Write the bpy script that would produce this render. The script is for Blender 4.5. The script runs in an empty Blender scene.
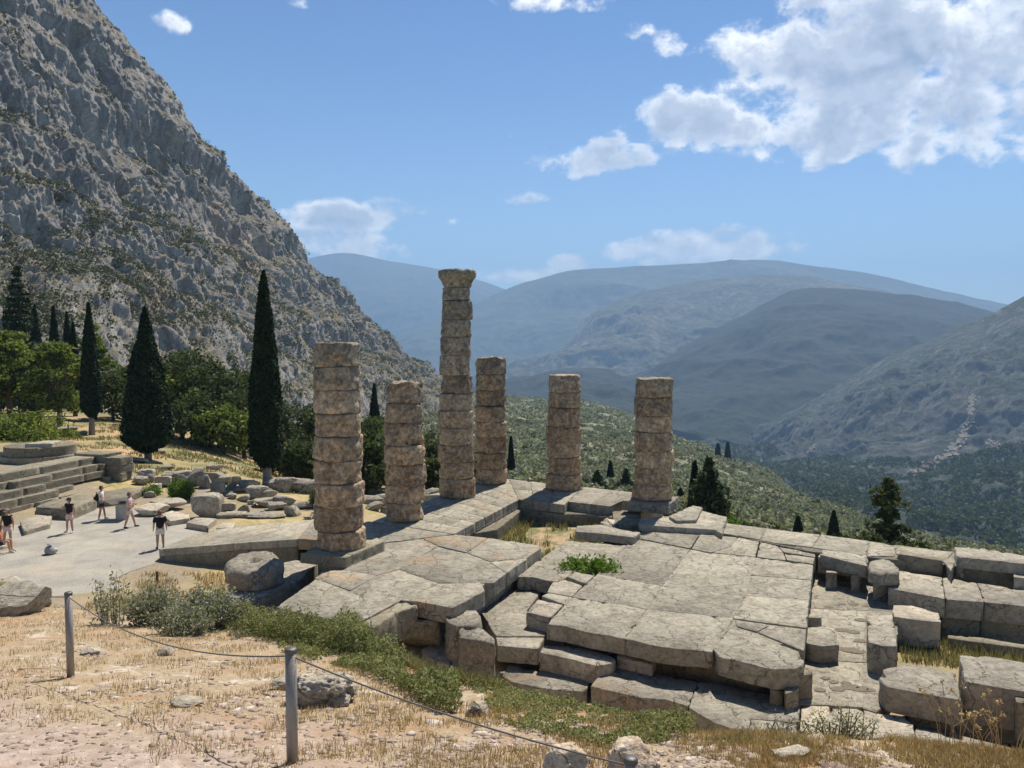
import bpy, bmesh, math, random
import numpy as np
from mathutils import Vector, Matrix

# ------------------------------------------------------------------ camera, sky, sun, exposure
sc = bpy.context.scene
F, HC, PITCH = 769.0, 7.6, math.atan(39/769.0)
W_, H_ = 1024, 768
cam_d = bpy.data.cameras.new('camera'); cam = bpy.data.objects.new('camera', cam_d)
sc.collection.objects.link(cam); sc.camera = cam
cam.location = (0, 0, HC); cam.rotation_euler = (math.pi/2 - PITCH, 0, 0)
cam_d.sensor_width = 36; cam_d.lens = F/1024*36; cam_d.clip_start = .1; cam_d.clip_end = 60000
SUN_EL, SUN_AZ = math.radians(59), math.radians(24)     # azimuth from +Y towards +X
sdir = Vector((math.sin(SUN_AZ)*math.cos(SUN_EL), math.cos(SUN_AZ)*math.cos(SUN_EL), math.sin(SUN_EL)))
sl = bpy.data.lights.new('sun', 'SUN'); sl.energy = 4.9; sl.angle = math.radians(.55); sl.color = (1, .91, .79)
so = bpy.data.objects.new('sun', sl); sc.collection.objects.link(so)
so.rotation_euler = sdir.to_track_quat('Z', 'Y').to_euler()
sc.view_settings.view_transform = 'Standard'; sc.view_settings.look = 'None'
sc.view_settings.gamma = 1; sc.view_settings.use_curve_mapping = False
sc.view_settings.exposure = 0.58
SKY_STR = .102
sc.cycles.use_denoising = True
sc.cycles.volume_bounces = 1; sc.cycles.max_bounces = 6; sc.cycles.diffuse_bounces = 2
sc.cycles.transparent_max_bounces = 8

# ------------------------------------------------------------------ node helper
class N:
    def __init__(s, nt): s.nt = nt
    def n(s, typ, ins=None, **kw):
        nd = s.nt.nodes.new(typ)
        for k, v in kw.items(): setattr(nd, k, v)
        for k, v in (ins or {}).items(): s.put(nd.inputs[k], v)
        return nd
    def put(s, sock, v):
        if isinstance(v, bpy.types.NodeSocket): s.nt.links.new(v, sock)
        elif isinstance(v, bpy.types.Node): s.nt.links.new(v.outputs[0], sock)
        elif isinstance(v, tuple) and len(v) == 3 and len(getattr(sock, 'default_value', [0]*3)) == 4: sock.default_value = v+(1,)
        else: sock.default_value = v
    def m(s, op, a, b=0, c=0, clamp=False):
        nd = s.n('ShaderNodeMath', operation=op, use_clamp=clamp)
        for i, v in enumerate((a, b, c)): s.put(nd.inputs[i], v)
        return nd.outputs[0]
    def noise(s, vec, scale, detail=4, rough=.5, dist=0, out=0):
        return s.n('ShaderNodeTexNoise', {'Vector': vec, 'Scale': scale, 'Detail': detail, 'Roughness': rough, 'Distortion': dist}).outputs[out]
    def ramp(s, fac, stops, interp='LINEAR'):
        nd = s.n('ShaderNodeValToRGB', {'Fac': fac}); cr = nd.color_ramp; cr.interpolation = interp
        while len(cr.elements) < len(stops): cr.elements.new(.5)
        for e, (p, c) in zip(cr.elements, stops):
            e.position = p; e.color = (c if isinstance(c, tuple) else (c, c, c)) + (1,)
        return nd.outputs[0]
    def mix(s, fac, a, b, blend='MIX'):
        nd = s.n('ShaderNodeMix', data_type='RGBA', blend_type=blend)
        s.put(nd.inputs['Factor'], fac)
        s.put(nd.inputs[6], a); s.put(nd.inputs[7], b); return nd.outputs[2]
    def scale(s, vec, x, y, z):
        return s.n('ShaderNodeVectorMath', {0: vec, 1: (x, y, z)}, operation='MULTIPLY').outputs[0]

# ------------------------------------------------------------------ world: Nishita sky and cumulus in sky directions
def azel(px, py):
    a = PITCH; x, y, z = (px-512)/F, 1.0, -(py-384)/F
    d = Vector((x, y*math.cos(a)+z*math.sin(a), -y*math.sin(a)+z*math.cos(a))).normalized()
    return math.atan2(d.x, d.y), math.asin(d.z)
wd = bpy.data.worlds.new('World'); sc.world = wd; wd.use_nodes = True
w = N(wd.node_tree); bg = wd.node_tree.nodes['Background']
sky = w.n('ShaderNodeTexSky', sky_type='NISHITA', sun_disc=False, sun_elevation=SUN_EL, sun_rotation=SUN_AZ,
          altitude=900, air_density=1.15, dust_density=.2, ozone_density=3.2)
tc = w.n('ShaderNodeTexCoord').outputs['Generated']
sep = w.n('ShaderNodeSeparateXYZ', {0: tc}).outputs
azn = w.m('ARCTAN2', sep[0], sep[1]); eln = w.m('ARCSINE', sep[2])
cv = w.n('ShaderNodeCombineXYZ', {0: azn, 1: w.m('MULTIPLY', eln, 1.35), 2: 0.37}).outputs[0]
BL = [  # px, py, rx, ry, weight
 (880,70,170,95,1.12),(770,60,60,62,.85),(725,125,84,36,1.0),(672,110,34,24,.92),(960,115,130,60,1.15),(1010,30,120,75,1.15),
 (840,130,120,42,1.05),(800,15,60,40,.85),(593,157,74,25,.85),(548,4,56,16,.8),(637,34,22,20,.5),(667,45,26,22,.5),
 (173,25,44,16,.33),(265,0,44,16,.5),(347,219,62,20,1.15),(335,246,72,22,.95),(690,250,66,19,1.15),(748,252,56,18,1.2),
 (568,263,24,10,.8),(519,200,28,11,.6),(511,143,20,13,.46),(530,277,70,10,.75),(456,223,16,12,.5),(430,214,26,8,.5),(1012,145,60,26,.8),(1120,120,60,90,.9)]
dens = None
for (px, py, rx, ry, wt) in BL:
    a0, e0 = azel(px, py); a1, e1 = azel(px+rx*.5, py); a2, e2 = azel(px-rx*.5, py)
    ra = abs(a1-a2); _, eu = azel(px, py-ry*.5); _, ed = azel(px, py+ry*.5); re = abs(eu-ed)
    dx = w.m('MULTIPLY_ADD', azn, 1/ra, -a0/ra); dy = w.m('MULTIPLY_ADD', eln, 1/re, -e0/re)
    # flatter underside
    dy = w.m('MAXIMUM', dy, w.m('MULTIPLY', dy, -1.25))
    q = w.m('MULTIPLY_ADD', dx, dx, w.m('MULTIPLY', dy, dy))
    f = w.m('MULTIPLY_ADD', q, -.62, wt)
    dens = f if dens is None else w.m('SMOOTH_MAX', dens, f, .12)
wob = w.noise(cv, 9, 3, .5, 0, 1)
cv2 = w.n('ShaderNodeVectorMath', {0: cv, 1: w.n('ShaderNodeVectorMath', {0: wob, 'Scale': .028}, operation='SCALE').outputs[0]}, operation='ADD').outputs[0]
nz = w.noise(cv2, 16, 11, .60)
cv3 = w.n('ShaderNodeVectorMath', {0: cv2, 1: (.006, .016, 0)}, operation='ADD').outputs[0]
nz2 = w.noise(cv3, 16, 6, .52); nz3 = w.noise(cv2, 16, 6, .52)
big = w.noise(cv, 5, 3, .5)
d0 = w.m('ADD', dens, w.m('MULTIPLY_ADD', nz, 3.7, -2.08))
alpha = w.n('ShaderNodeMapRange', {'Value': d0, 'From Min': -.04, 'From Max': .62, 'To Min': 0, 'To Max': .98}, interpolation_type='SMOOTHSTEP').outputs[0]
lit = w.m('MULTIPLY_ADD', w.m('SUBTRACT', nz3, nz2), 4.6, .60, clamp=True)
thick = w.n('ShaderNodeMapRange', {'Value': w.m('ADD', d0, w.m('ADD', w.m('MULTIPLY_ADD', big, 1.6, -.8), w.m('MINIMUM', w.m('MULTIPLY_ADD', eln, -2.2, .70), w.m('MULTIPLY_ADD', eln, 5.0, -.95)))), 'From Min': .28, 'From Max': 1.0}, interpolation_type='SMOOTHSTEP').outputs[0]
ccol = w.mix(lit, (4.6, 5.0, 5.8), (9.8, 9.7, 9.4))
gcol = w.mix(lit, (2.2, 2.7, 3.6), (4.0, 4.4, 5.2))
ccol = w.mix(w.m('MULTIPLY', thick, .9), ccol, gcol)
skyt = w.mix(1.0, sky.outputs[0], w.mix(w.n('ShaderNodeMapRange', {'Value': eln, 'From Min': 0.0, 'From Max': .46}, interpolation_type='SMOOTHSTEP').outputs[0], (.80, .86, .88), w.mix(w.n('ShaderNodeMapRange', {'Value': eln, 'From Min': .46, 'From Max': .95}, interpolation_type='SMOOTHSTEP').outputs[0], (.35, .51, .68), (.13, .19, .25))), 'MULTIPLY')
w.put(bg.inputs[0], w.mix(alpha, skyt, ccol)); bg.inputs[1].default_value = SKY_STR

# ------------------------------------------------------------------ geometry of sight: pixel of the photo -> point of the place
cp, sp = math.cos(PITCH), math.sin(PITCH)
def ray(px, py):
    x, y, z = (px-512)/F, 1.0, -(py-384)/F
    return x, y*cp+z*sp, -y*sp+z*cp
def P(px, py, z):
    a, b, c = ray(px, py); t = (z-HC)/c
    return (a*t, b*t, z)
def PD(px, py, D):
    a, b, c = ray(px, py); t = D/b
    return (a*t, D, HC+c*t)
def ZD(py, D): return PD(512, py, D)[2]

# ------------------------------------------------------------------ noise
_r = np.random.RandomState(7); _perm = _r.permutation(256); _perm = np.concatenate([_perm, _perm, _perm])
_g = _r.normal(size=(256, 3)); _g /= np.linalg.norm(_g, axis=1)[:, None]
def perlin(p):
    p = np.asarray(p, float); i = np.floor(p).astype(int); f = p-i; i &= 255
    u = f*f*f*(f*(f*6-15)+10); res = 0
    for dx in (0, 1):
        for dy in (0, 1):
            for dz in (0, 1):
                h = _perm[_perm[_perm[i[:, 0]+dx]+i[:, 1]+dy]+i[:, 2]+dz] & 255
                d = (_g[h]*(f-np.array([dx, dy, dz]))).sum(1)
                wx = u[:, 0] if dx else 1-u[:, 0]; wy = u[:, 1] if dy else 1-u[:, 1]; wz = u[:, 2] if dz else 1-u[:, 2]
                res = res+d*wx*wy*wz
    return res*1.6
def fbm(p, oc=5, gain=.5, lac=2.03, ridged=False):
    p = np.asarray(p, float); a = 1.0; t = 0; s = 0
    for k in range(oc):
        v = perlin(p+k*17.3)
        if ridged: v = 1-2*np.abs(v)
        t = t+a*v; s += a; a *= gain; p = p*lac
    return t/s
def sstep(a, b, x): t = np.clip((x-a)/(b-a), 0, 1); return t*t*(3-2*t)

# ------------------------------------------------------------------ mesh / object helpers
C = sc.collection
def mesh_np(name, V, FC, smooth=False):
    """V (n,3); FC list of face arrays (m,k)"""
    me = bpy.data.meshes.new(name); V = np.asarray(V, np.float32)
    me.vertices.add(len(V)); me.vertices.foreach_set('co', V.ravel())
    FC = [np.asarray(f, np.int32) for f in FC if len(f)]
    nl = sum(f.size for f in FC); npo = sum(len(f) for f in FC)
    me.loops.add(nl); me.loops.foreach_set('vertex_index', np.concatenate([f.ravel() for f in FC]))
    me.polygons.add(npo)
    tot = np.concatenate([np.full(len(f), f.shape[1], np.int32) for f in FC])
    st = np.concatenate([[0], np.cumsum(tot)[:-1]]).astype(np.int32)
    me.polygons.foreach_set('loop_start', st)
    try: me.polygons.foreach_set('loop_total', tot)
    except Exception: pass
    if smooth: me.polygons.foreach_set('use_smooth', np.ones(npo, bool))
    me.update(calc_edges=True); me.validate()
    return me
def link(name, me, mat=None, parent=None, loc=None):
    o = bpy.data.objects.new(name, me); C.objects.link(o)
    if mat and me is not None and not me.materials: me.materials.append(mat)
    if parent: o.parent = parent
    if loc is not None: o.location = loc
    return o
def tag(o, label, cat, group=None):
    o['label'] = label; o['category'] = cat
    if group: o['group'] = group
    return o
def thing(name, label, cat, loc=(0, 0, 0), rz=0, group=None):
    o = bpy.data.objects.new(name, None); C.objects.link(o); o.location = loc; o.rotation_euler = (0, 0, rz)
    o.empty_display_size = .2
    return tag(o, label, cat, group)
def structure(o): o['kind'] = 'structure'; return o
def stuff(o): o['kind'] = 'stuff'; return o
def dup(root, loc, rz=0, label=None, s=1.0):
    r = root.copy(); C.objects.link(r); r.location = loc; r.rotation_euler = (0, 0, rz); r.scale = (s, s, s)
    if label: r['label'] = label
    for ch in list(root.children):
        c = ch.copy(); C.objects.link(c); c.parent = r
        for g in list(ch.children):
            d = g.copy(); C.objects.link(d); d.parent = c
    return r

class GB:   # collects grids/quads into one mesh
    def __init__(s): s.V = []; s.F = {3: [], 4: []}; s.n = 0; s.ng = []
    def add(s, V, F):
        V = np.asarray(V, float); F = np.asarray(F, int)
        s.V.append(V); s.F[F.shape[1]].append(F+s.n); s.n += len(V)
    def ngon(s, idx): s.ng.append(list(idx))
    def mesh(s, name, smooth=False, loc=None):
        V = np.concatenate(s.V)
        if loc is not None: V = V-np.array(loc)
        FC = [np.concatenate(s.F[k]) for k in (3, 4) if s.F[k]]+[np.array([g]) for g in s.ng]
        return mesh_np(name, V, FC, smooth)
def grid_faces(nr, nc, wrap=False):
    r = np.arange(nr-1)[:, None]; c = np.arange(nc if wrap else nc-1)[None, :]; c2 = (c+1) % nc
    return np.stack([r*nc+c, r*nc+c2, (r+1)*nc+c2, (r+1)*nc+c], -1).reshape(-1, 4)
def tube(pts, rad, seg=8):
    """swept tube, returns V,F with closed ends (fan)"""
    pts = [Vector(p) for p in pts]; rad = rad if hasattr(rad, '__len__') else [rad]*len(pts); V = []
    prev = None
    for i, p in enumerate(pts):
        t = (pts[min(i+1, len(pts)-1)]-pts[max(i-1, 0)]).normalized()
        a = t.orthogonal().normalized() if prev is None else (prev-t*prev.dot(t)).normalized()
        prev = a; b = t.cross(a)
        for k in range(seg):
            an = 2*math.pi*k/seg; V.append(tuple(p+a*math.cos(an)*rad[i]+b*math.sin(an)*rad[i]))
    n = len(pts); V.append(tuple(pts[0])); V.append(tuple(pts[-1]))
    Fq = grid_faces(n, seg, True)
    T = [(k, n*seg, (k+1) % seg) for k in range(seg)]
    T = [(n*seg, (k+1) % seg, k) for k in range(seg)]+[((n-1)*seg+k, (n-1)*seg+(k+1) % seg, n*seg+1) for k in range(seg)]
    return np.array(V), Fq, np.array(T)
def leaves(c, size, rng, aspect=.55, nrm=None, flat=0.0):
    """rhombus leaf per centre"""
    c = np.asarray(c, float); n = len(c); size = np.broadcast_to(size, (n,))[:, None]
    d = rng.normal(size=(n, 3))
    if nrm is not None: d = d*(1-flat)+nrm*flat*1.5
    d /= np.linalg.norm(d, axis=1)[:, None]+1e-9
    r = rng.normal(size=(n, 3)); a = np.cross(d, r); a /= np.linalg.norm(a, axis=1)[:, None]+1e-9
    b = np.cross(d, a)
    V = np.stack([c-a*size, c+b*size*aspect, c+a*size, c-b*size*aspect], 1).reshape(-1, 3)
    return V, np.arange(n*4).reshape(-1, 4)
def sphere_pts(rng, n, fill=.5):
    d = rng.normal(size=(n, 3)); d /= np.linalg.norm(d, axis=1)[:, None]
    return d*(rng.uniform(fill, 1, n)**(1/2.2))[:, None]

# ------------------------------------------------------------------ materials
def mat(name, build):
    m = bpy.data.materials.new(name); m.use_nodes = True
    g = N(m.node_tree); b = m.node_tree.nodes['Principled BSDF']
    b.inputs['Roughness'].default_value = .9
    b.inputs['Specular IOR Level'].default_value = .2
    build(g, b); return m
def pos(g): return g.n('ShaderNodeNewGeometry').outputs['Position']
def bump(g, b, h, strength=.5, dist=.05):
    g.put(b.inputs['Normal'], g.n('ShaderNodeBump', {'Height': h, 'Strength': strength, 'Distance': dist}).outputs[0])
def simple(name, col, rough=.8, var=.12, sc_=8, metal=0, spec=.3):
    def f(g, b):
        p = g.n('ShaderNodeTexCoord').outputs['Object']
        n = g.noise(p, sc_, 5, .6)
        c = g.mix(g.ramp(n, [(.3, 0.0), (.7, 1.0)]), tuple(x*(1-var) for x in col), tuple(min(1, x*(1+var)) for x in col))
        g.put(b.inputs['Base Color'], c); b.inputs['Roughness'].default_value = rough; b.inputs['Metallic'].default_value = metal
        b.inputs['Specular IOR Level'].default_value = spec
        bump(g, b, g.noise(p, sc_*6, 3), .25, .01)
    return mat(name, f)

def stone(name, c0, c1, c2, stain=(.20, .165, .12), stainamt=.35, dark=.55, bscale=1.0, streak=True, orange=None, whiteamt=.55):
    def f(g, b):
        p = pos(g)
        oi = g.n('ShaderNodeObjectInfo').outputs['Random']
        off = g.n('ShaderNodeCombineXYZ', {0: g.m('MULTIPLY', oi, 13), 1: g.m('MULTIPLY', oi, 7), 2: 0}).outputs[0]
        q = g.n('ShaderNodeVectorMath', {0: p, 1: off}, operation='ADD').outputs[0]
        n1 = g.noise(q, .9*bscale, 6, .62, .6); n2 = g.noise(q, 5*bscale, 6, .68, .3); n3 = g.noise(q, 34*bscale, 4, .7)
        n4 = g.noise(q, 2.1*bscale, 5, .7, 1.2)
        base = g.ramp(g.m('MULTIPLY_ADD', n2, .55, g.m('MULTIPLY', n1, .45)), [(.34, c0), (.5, c1), (.68, c2)])
        base = g.mix(g.ramp(n4, [(.5, 0.0), (.72, stainamt)]), base, stain)
        if orange:
            no = g.noise(p, .45, 4, .6, .5)
            base = g.mix(g.ramp(no, [(.56, 0.0), (.68, .65)]), base, orange)
        spots = g.ramp(g.noise(q, 11*bscale, 5, .75, .4), [(.53, 0.0), (.64, 1.0)])
        base = g.mix(g.m('MULTIPLY', spots, dark), base, g.mix(1.0, base, (.42, .42, .43), 'MULTIPLY'))
        white = g.ramp(g.noise(q, 17*bscale, 4, .7), [(.60, 0.0), (.70, whiteamt)])
        base = g.mix(white, base, (.52, .50, .45))
        vor = g.n('ShaderNodeTexVoronoi', {'Vector': g.n('ShaderNodeVectorMath', {0: q, 1: g.n('ShaderNodeVectorMath', {0: g.noise(q, 2, 4, .6, 0, 1), 'Scale': .9}, operation='SCALE').outputs[0]}, operation='ADD').outputs[0], 'Scale': .9*bscale}, feature='DISTANCE_TO_EDGE').outputs[0]
        crack = g.ramp(vor, [(0.0, 1.0), (.012, .6), (.024, 0.0)])
        crm = g.m('MULTIPLY', crack, g.ramp(n1, [(.43, 0.0), (.52, 1.0)]))
        base = g.mix(g.m('MULTIPLY', crm, .75), base, (.07, .062, .05))
        tint = g.m('MULTIPLY_ADD', oi, .34, .83)
        base = g.mix(1.0, base, g.n('ShaderNodeCombineXYZ', {0: tint, 1: tint, 2: g.m('MULTIPLY_ADD', oi, .30, .81)}).outputs[0], 'MULTIPLY')
        g.put(b.inputs['Base Color'], base)
        h = g.m('MULTIPLY_ADD', n2, .9, g.m('MULTIPLY', n3, .28))
        st = g.noise(g.scale(q, .9, 3.2, 9), 2.6, 6, .7, .8)
        h = g.m('ADD', h, g.m('MULTIPLY', st, 1.0))
        h = g.m('SUBTRACT', h, g.m('MULTIPLY', crm, .6)); h = g.m('SUBTRACT', h, g.m('MULTIPLY', spots, .14))
        bump(g, b, h, .85, .036)
    return mat(name, f)
M = {}
M['pave'] = stone('paving_limestone', (.16, .146, .118), (.345, .32, .266), (.49, .465, .40), orange=(.46, .31, .19), whiteamt=.8)
M['floor'] = stone('floor_limestone', (.16, .146, .118), (.345, .32, .265), (.49, .46, .395), stainamt=.5, whiteamt=.8)
M['block'] = stone('block_limestone', (.19, .172, .145), (.35, .32, .27), (.52, .485, .41), dark=.7)
M['pale'] = stone('pale_limestone', (.34, .295, .235), (.46, .41, .335), (.60, .55, .47), dark=.45)
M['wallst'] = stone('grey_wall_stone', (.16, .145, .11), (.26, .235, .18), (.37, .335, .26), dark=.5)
M['boulder'] = stone('boulder_stone', (.17, .155, .13), (.29, .265, .225), (.48, .445, .385), dark=.75, bscale=1.8)
M['redrock'] = stone('ochre_rock', (.52, .36, .23), (.64, .50, .38), (.78, .72, .62), dark=.4, bscale=2.5)

def column_stone(g, b):
    p = pos(g); z = g.n('ShaderNodeSeparateXYZ', {0: p}).outputs[2]
    oi = g.n('ShaderNodeObjectInfo').outputs['Random']
    off = g.n('ShaderNodeCombineXYZ', {0: g.m('MULTIPLY', oi, 31), 1: g.m('MULTIPLY', oi, 17), 2: 0}).outputs[0]
    q = g.n('ShaderNodeVectorMath', {0: p, 1: off}, operation='ADD').outputs[0]
    n1 = g.noise(q, 1.3, 6, .65, .8); n2 = g.noise(q, 6, 6, .7, .4); n3 = g.noise(q, 30, 4, .7)
    warm = g.ramp(n2, [(.33, (.22, .145, .085)), (.5, (.46, .325, .205)), (.66, (.68, .54, .38))])
    grey = g.ramp(n2, [(.33, (.15, .13, .10)), (.5, (.28, .245, .19)), (.68, (.47, .43, .35))])
    zz = g.m('MULTIPLY_ADD', z, .085, g.m('MULTIPLY_ADD', n1, 1.7, -.68))
    base = g.mix(g.ramp(zz, [(.25, 0.0), (.85, 1.0)]), warm, grey)
    dk = g.ramp(g.noise(q, 1.8, 7, .68, 1.0), [(.47, 0.0), (.60, .72)])
    base = g.mix(dk, base, g.mix(1.0, base, (.40, .40, .42), 'MULTIPLY'))
    tint = g.m('MULTIPLY_ADD', oi, .45, .78)
    base = g.mix(1.0, base, g.n('ShaderNodeCombineXYZ', {0: tint, 1: tint, 2: tint}).outputs[0], 'MULTIPLY')
    pit = g.ramp(g.n('ShaderNodeTexVoronoi', {'Vector': g.n('ShaderNodeVectorMath', {0: q, 1: g.n('ShaderNodeVectorMath', {0: g.noise(q, 4, 4, .6, 0, 1), 'Scale': .5}, operation='SCALE').outputs[0]}, operation='ADD').outputs[0], 'Scale': 6.5}).outputs[0], [(.0, 0.0), (.35, 1.0)])
    h = g.m('MULTIPLY_ADD', n2, 1.2, g.m('MULTIPLY', n3, .3)); h = g.m('ADD', h, g.m('MULTIPLY', pit, .45))
    g.put(b.inputs['Base Color'], base); bump(g, b, h, .9, .045)
M['column'] = mat('weathered_column_stone', column_stone)

def foliage(name, c0, c1, trans=.22, bias=.5):
    def f(g, b):
        ge = g.n('ShaderNodeNewGeometry'); r = ge.outputs['Random Per Island']
        n = g.noise(ge.outputs['Position'], .55, 4, .6)
        v = g.m('MULTIPLY_ADD', r, .6, g.m('MULTIPLY', n, .5))
        c = g.ramp(v, [(.25, c0), (.8, c1)])
        g.put(b.inputs['Base Color'], c); b.inputs['Roughness'].default_value = .75; b.inputs['Specular IOR Level'].default_value = .15
        tr = g.n('ShaderNodeBsdfTranslucent', {0: g.mix(1.0, c, (1.25, 1.3, .7), 'MULTIPLY')})
        ms = g.n('ShaderNodeMixShader', {0: trans, 1: b.outputs[0], 2: tr})
        g.put(g.nt.nodes['Material Output'].inputs[0], ms)
    return mat(name, f)
M['cypress'] = foliage('cypress_foliage', (.008, .018, .008), (.028, .05, .02), .08)
M['fir'] = foliage('fir_foliage', (.018, .036, .018), (.055, .085, .035), .12)
M['pine'] = foliage('pine_foliage', (.055, .085, .022), (.23, .27, .07), .35)
M['wood'] = foliage('dark_tree_foliage', (.026, .043, .018), (.105, .13, .05), .25)
M['olive'] = foliage('olive_foliage', (.12, .135, .10), (.32, .335, .26), .28)
M['scrub'] = foliage('scrub_foliage', (.05, .062, .035), (.13, .14, .08), .12)
M['shrub'] = foliage('grey_green_shrub_leaf', (.115, .13, .085), (.38, .39, .29), .25)
M['herb'] = foliage('green_herb_leaf', (.10, .12, .045), (.34, .345, .18), .35)
M['mixgrass'] = foliage('half_dry_grass', (.10, .105, .045), (.38, .33, .18), .25)
M['fig'] = foliage('bright_green_leaf', (.07, .14, .02), (.19, .28, .06), .35)
M['straw'] = foliage('dry_straw', (.25, .165, .085), (.58, .44, .27), .25)
M['bark'] = simple('bark', (.13, .10, .075), .95, .35, 14)
M['greybark'] = simple('grey_bark', (.24, .21, .18), .95, .3, 14)
# ------------------------------------------------------------------ the ground: one sheet from the camera's feet to the far slope
EDGE = [(-400,23),(-100,22),(0,21),(60,19),(100,17.5),(200,15),(300,13.5),(360,11.8),(430,9.3),(520,8.1),(600,7.4),(650,7.1),(700,6.55),(800,6.35),(900,6.3),(1024,5.9),(1400,5.6)]
NEARP = [  # x, y, z of the floor of the site
 (-40,24,-1.6),(-30,30,-1.6),(-22,27,-1.6),(-16,30,-1.6),(-12,27,-1.5),(-9.5,26,-1.25),(-8,24,-1.2),(-34,38,-1.6),(-24,40,-1.6),(-14,38,-1.6),(-20,47,-1.6),
 (-10,36,-1.5),(-10,44,-1.7),(-6,22,-1.25),(-3,21,-1.6),(0,25,-1.5),(2,22,-1.9),(5,20,-1.95),(10,20,-1.9),(14,20,-2),(20,20,-2.1),(12,25,-2),(18,26,-2.1),(30,26,-2.4),
 (0,36,-1.6),(8,34,-1.9),(16,32,-2.0),(24,33,-5),(26,38,-9),(34,36,-9),(30,31,-4),(20,40,-6.5),(12,42,-5.5),(5,45,-4.5),(-1,48,-3.5),(-6,46,-2.4),(-60,30,-1),(-60,45,1.0),
 (4,14,-1.2),(12,13,-1.2),(-5,16,-1),(-32,47,-.3),(-38,44,.3),(-12,46,-2.0),(40,20,-4)]
NP_ = np.array(NEARP)
DT = np.array([45, 70, 100, 150, 250, 400, 700, 1100, 1800.])
PXT = [-400, -150, 0, 100, 200, 310, 400, 500, 600, 700, 765, 850, 930, 1024, 1400]
PYT = [[450,425,405,395,380,360,340,330,320],
       [458,430,408,398,383,365,345,335,325],
       [470,433,413,401,388,372,360,350,340],
       [486,441,416,407,402,392,380,370,360],
       [492,458,434,427,422,412,400,390,380],
       [500,483,478,468,450,430,408,395,390],
       [503,490,482,468,450,428,406,394,392],
       [512,500,490,478,462,440,415,399,396],
       [530,510,498,488,472,448,422,405,425],
       [540,530,516,502,486,468,448,448,500],
       [550,548,534,520,502,486,470,520,560],
       [560,568,552,537,520,512,560,600,620],
       [580,590,574,556,540,560,600,640,640],
       [600,620,600,570,556,600,650,660,660],
       [680,680,660,640,640,680,700,700,700]]
ZT = np.array([[ZD(py, D) for py, D in zip(row, DT)] for row in PYT])
PXA = np.array(PXT, float)
def smooth_interp(x, xp, fp):
    """monotone-ish cubic (Catmull) of rows fp at xp"""
    i = np.clip(np.searchsorted(xp, x)-1, 0, len(xp)-2); t = np.clip((x-xp[i])/(xp[i+1]-xp[i]), 0, 1)
    i0 = np.maximum(i-1, 0); i3 = np.minimum(i+2, len(xp)-1)
    m1 = (fp[i+1]-fp[i0])/(xp[i+1]-xp[i0]); m2 = (fp[i3]-fp[i])/(xp[i3]-xp[i]); h = xp[i+1]-xp[i]
    t2, t3 = t*t, t*t*t
    return (2*t3-3*t2+1)*fp[i]+(t3-2*t2+t)*h*m1+(-2*t3+3*t2)*fp[i+1]+(t3-t2)*h*m2
def bilin(px, D):
    px = np.clip(px, PXA[0], PXA[-1]); D = np.clip(D, DT[0], DT[-1])
    i = np.clip(np.searchsorted(PXA, px)-1, 0, len(PXA)-2); t = (px-PXA[i])/(PXA[i+1]-PXA[i]); t = t*t*(3-2*t)*.5+t*.5
    L = np.log(D); LD = np.log(DT); j = np.clip(np.searchsorted(LD, L)-1, 0, len(DT)-2); s = (L-LD[j])/(LD[j+1]-LD[j])
    # interpolate slope-of-sight (z/D) to stay smooth
    Zs = (ZT-HC)/DT
    v = (Zs[i, j]*(1-t)+Zs[i+1, j]*t)*(1-s)+(Zs[i, j+1]*(1-t)+Zs[i+1, j+1]*t)*s
    return HC+v*D
ex = np.array([e[0] for e in EDGE], float); ey = np.array([e[1] for e in EDGE], float)
def H0(x, y):
    x = np.asarray(x, float); y = np.asarray(y, float); D = np.maximum(y, .5); px = 512+F*x/D
    # shelf and bank
    e = np.interp(px, ex, ey); e = e+.22*perlin(np.stack([x*.35, y*.35, x*0+3.3], 1))
    shelf = 5.9-.257*np.minimum(D, e)
    bank = shelf-.62*np.maximum(D-e, 0)
    # site floor: inverse distance weighting
    num = 0; den = 0
    for (a, b, c) in NEARP:
        wgt = 1/((x-a)**2+(y-b)**2+.6)**1.7; num = num+wgt*c; den = den+wgt
    site = num/den
    far = bilin(px, D)
    k = sstep(44, 56, y); base = site*(1-k)+far*k
    h = np.log(np.exp(np.clip((bank-base)*5, -30, 30))+1)/5+base
    return h
def H(x, y):
    x = np.atleast_1d(np.asarray(x, float)); y = np.atleast_1d(np.asarray(y, float))
    h = H0(x, y); D = np.hypot(x, y)
    p = np.stack([x, y, 0*x], 1)
    near = 1-sstep(20, 24, y)
    a = .05*fbm(p*1.1, 4)*near + .018*perlin(p*7)*near
    a += sstep(46, 60, y)*(.35*fbm(p*.12, 4))+sstep(100, 300, D)*(.011*D*fbm(p/55+5, 5)+ .006*D*fbm(p/14, 3))*(1-.6*sstep(900, 1600, D))
    return h+a
def Hs(x, y): return float(H([x], [y])[0])
def on(px, py, lo=3, hi=80):
    """where the sight ray through a pixel meets the ground"""
    D = np.geomspace(lo, hi, 700); a, b, c = ray(px, py); xs = a/b*D; zs = HC+c/b*D
    g = H(xs, D); i = np.argmax(zs < g); 
    if not (zs < g).any(): i = len(D)-1
    return (xs[i], D[i], g[i])

nc, Dr = 760, np.concatenate([np.geomspace(1.2, 30, 330), np.geomspace(30.5, 1800, 300)])
ta = np.linspace(math.atan(-900/F), math.atan(880/F), nc); tx = np.tan(ta)
X = (Dr[:, None]*tx[None, :]).ravel(); Y = np.repeat(Dr, nc)
Z = H(X, Y)
gm = mesh_np('ground', np.stack([X, Y, Z], 1), [grid_faces(len(Dr), nc)], True)

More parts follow.
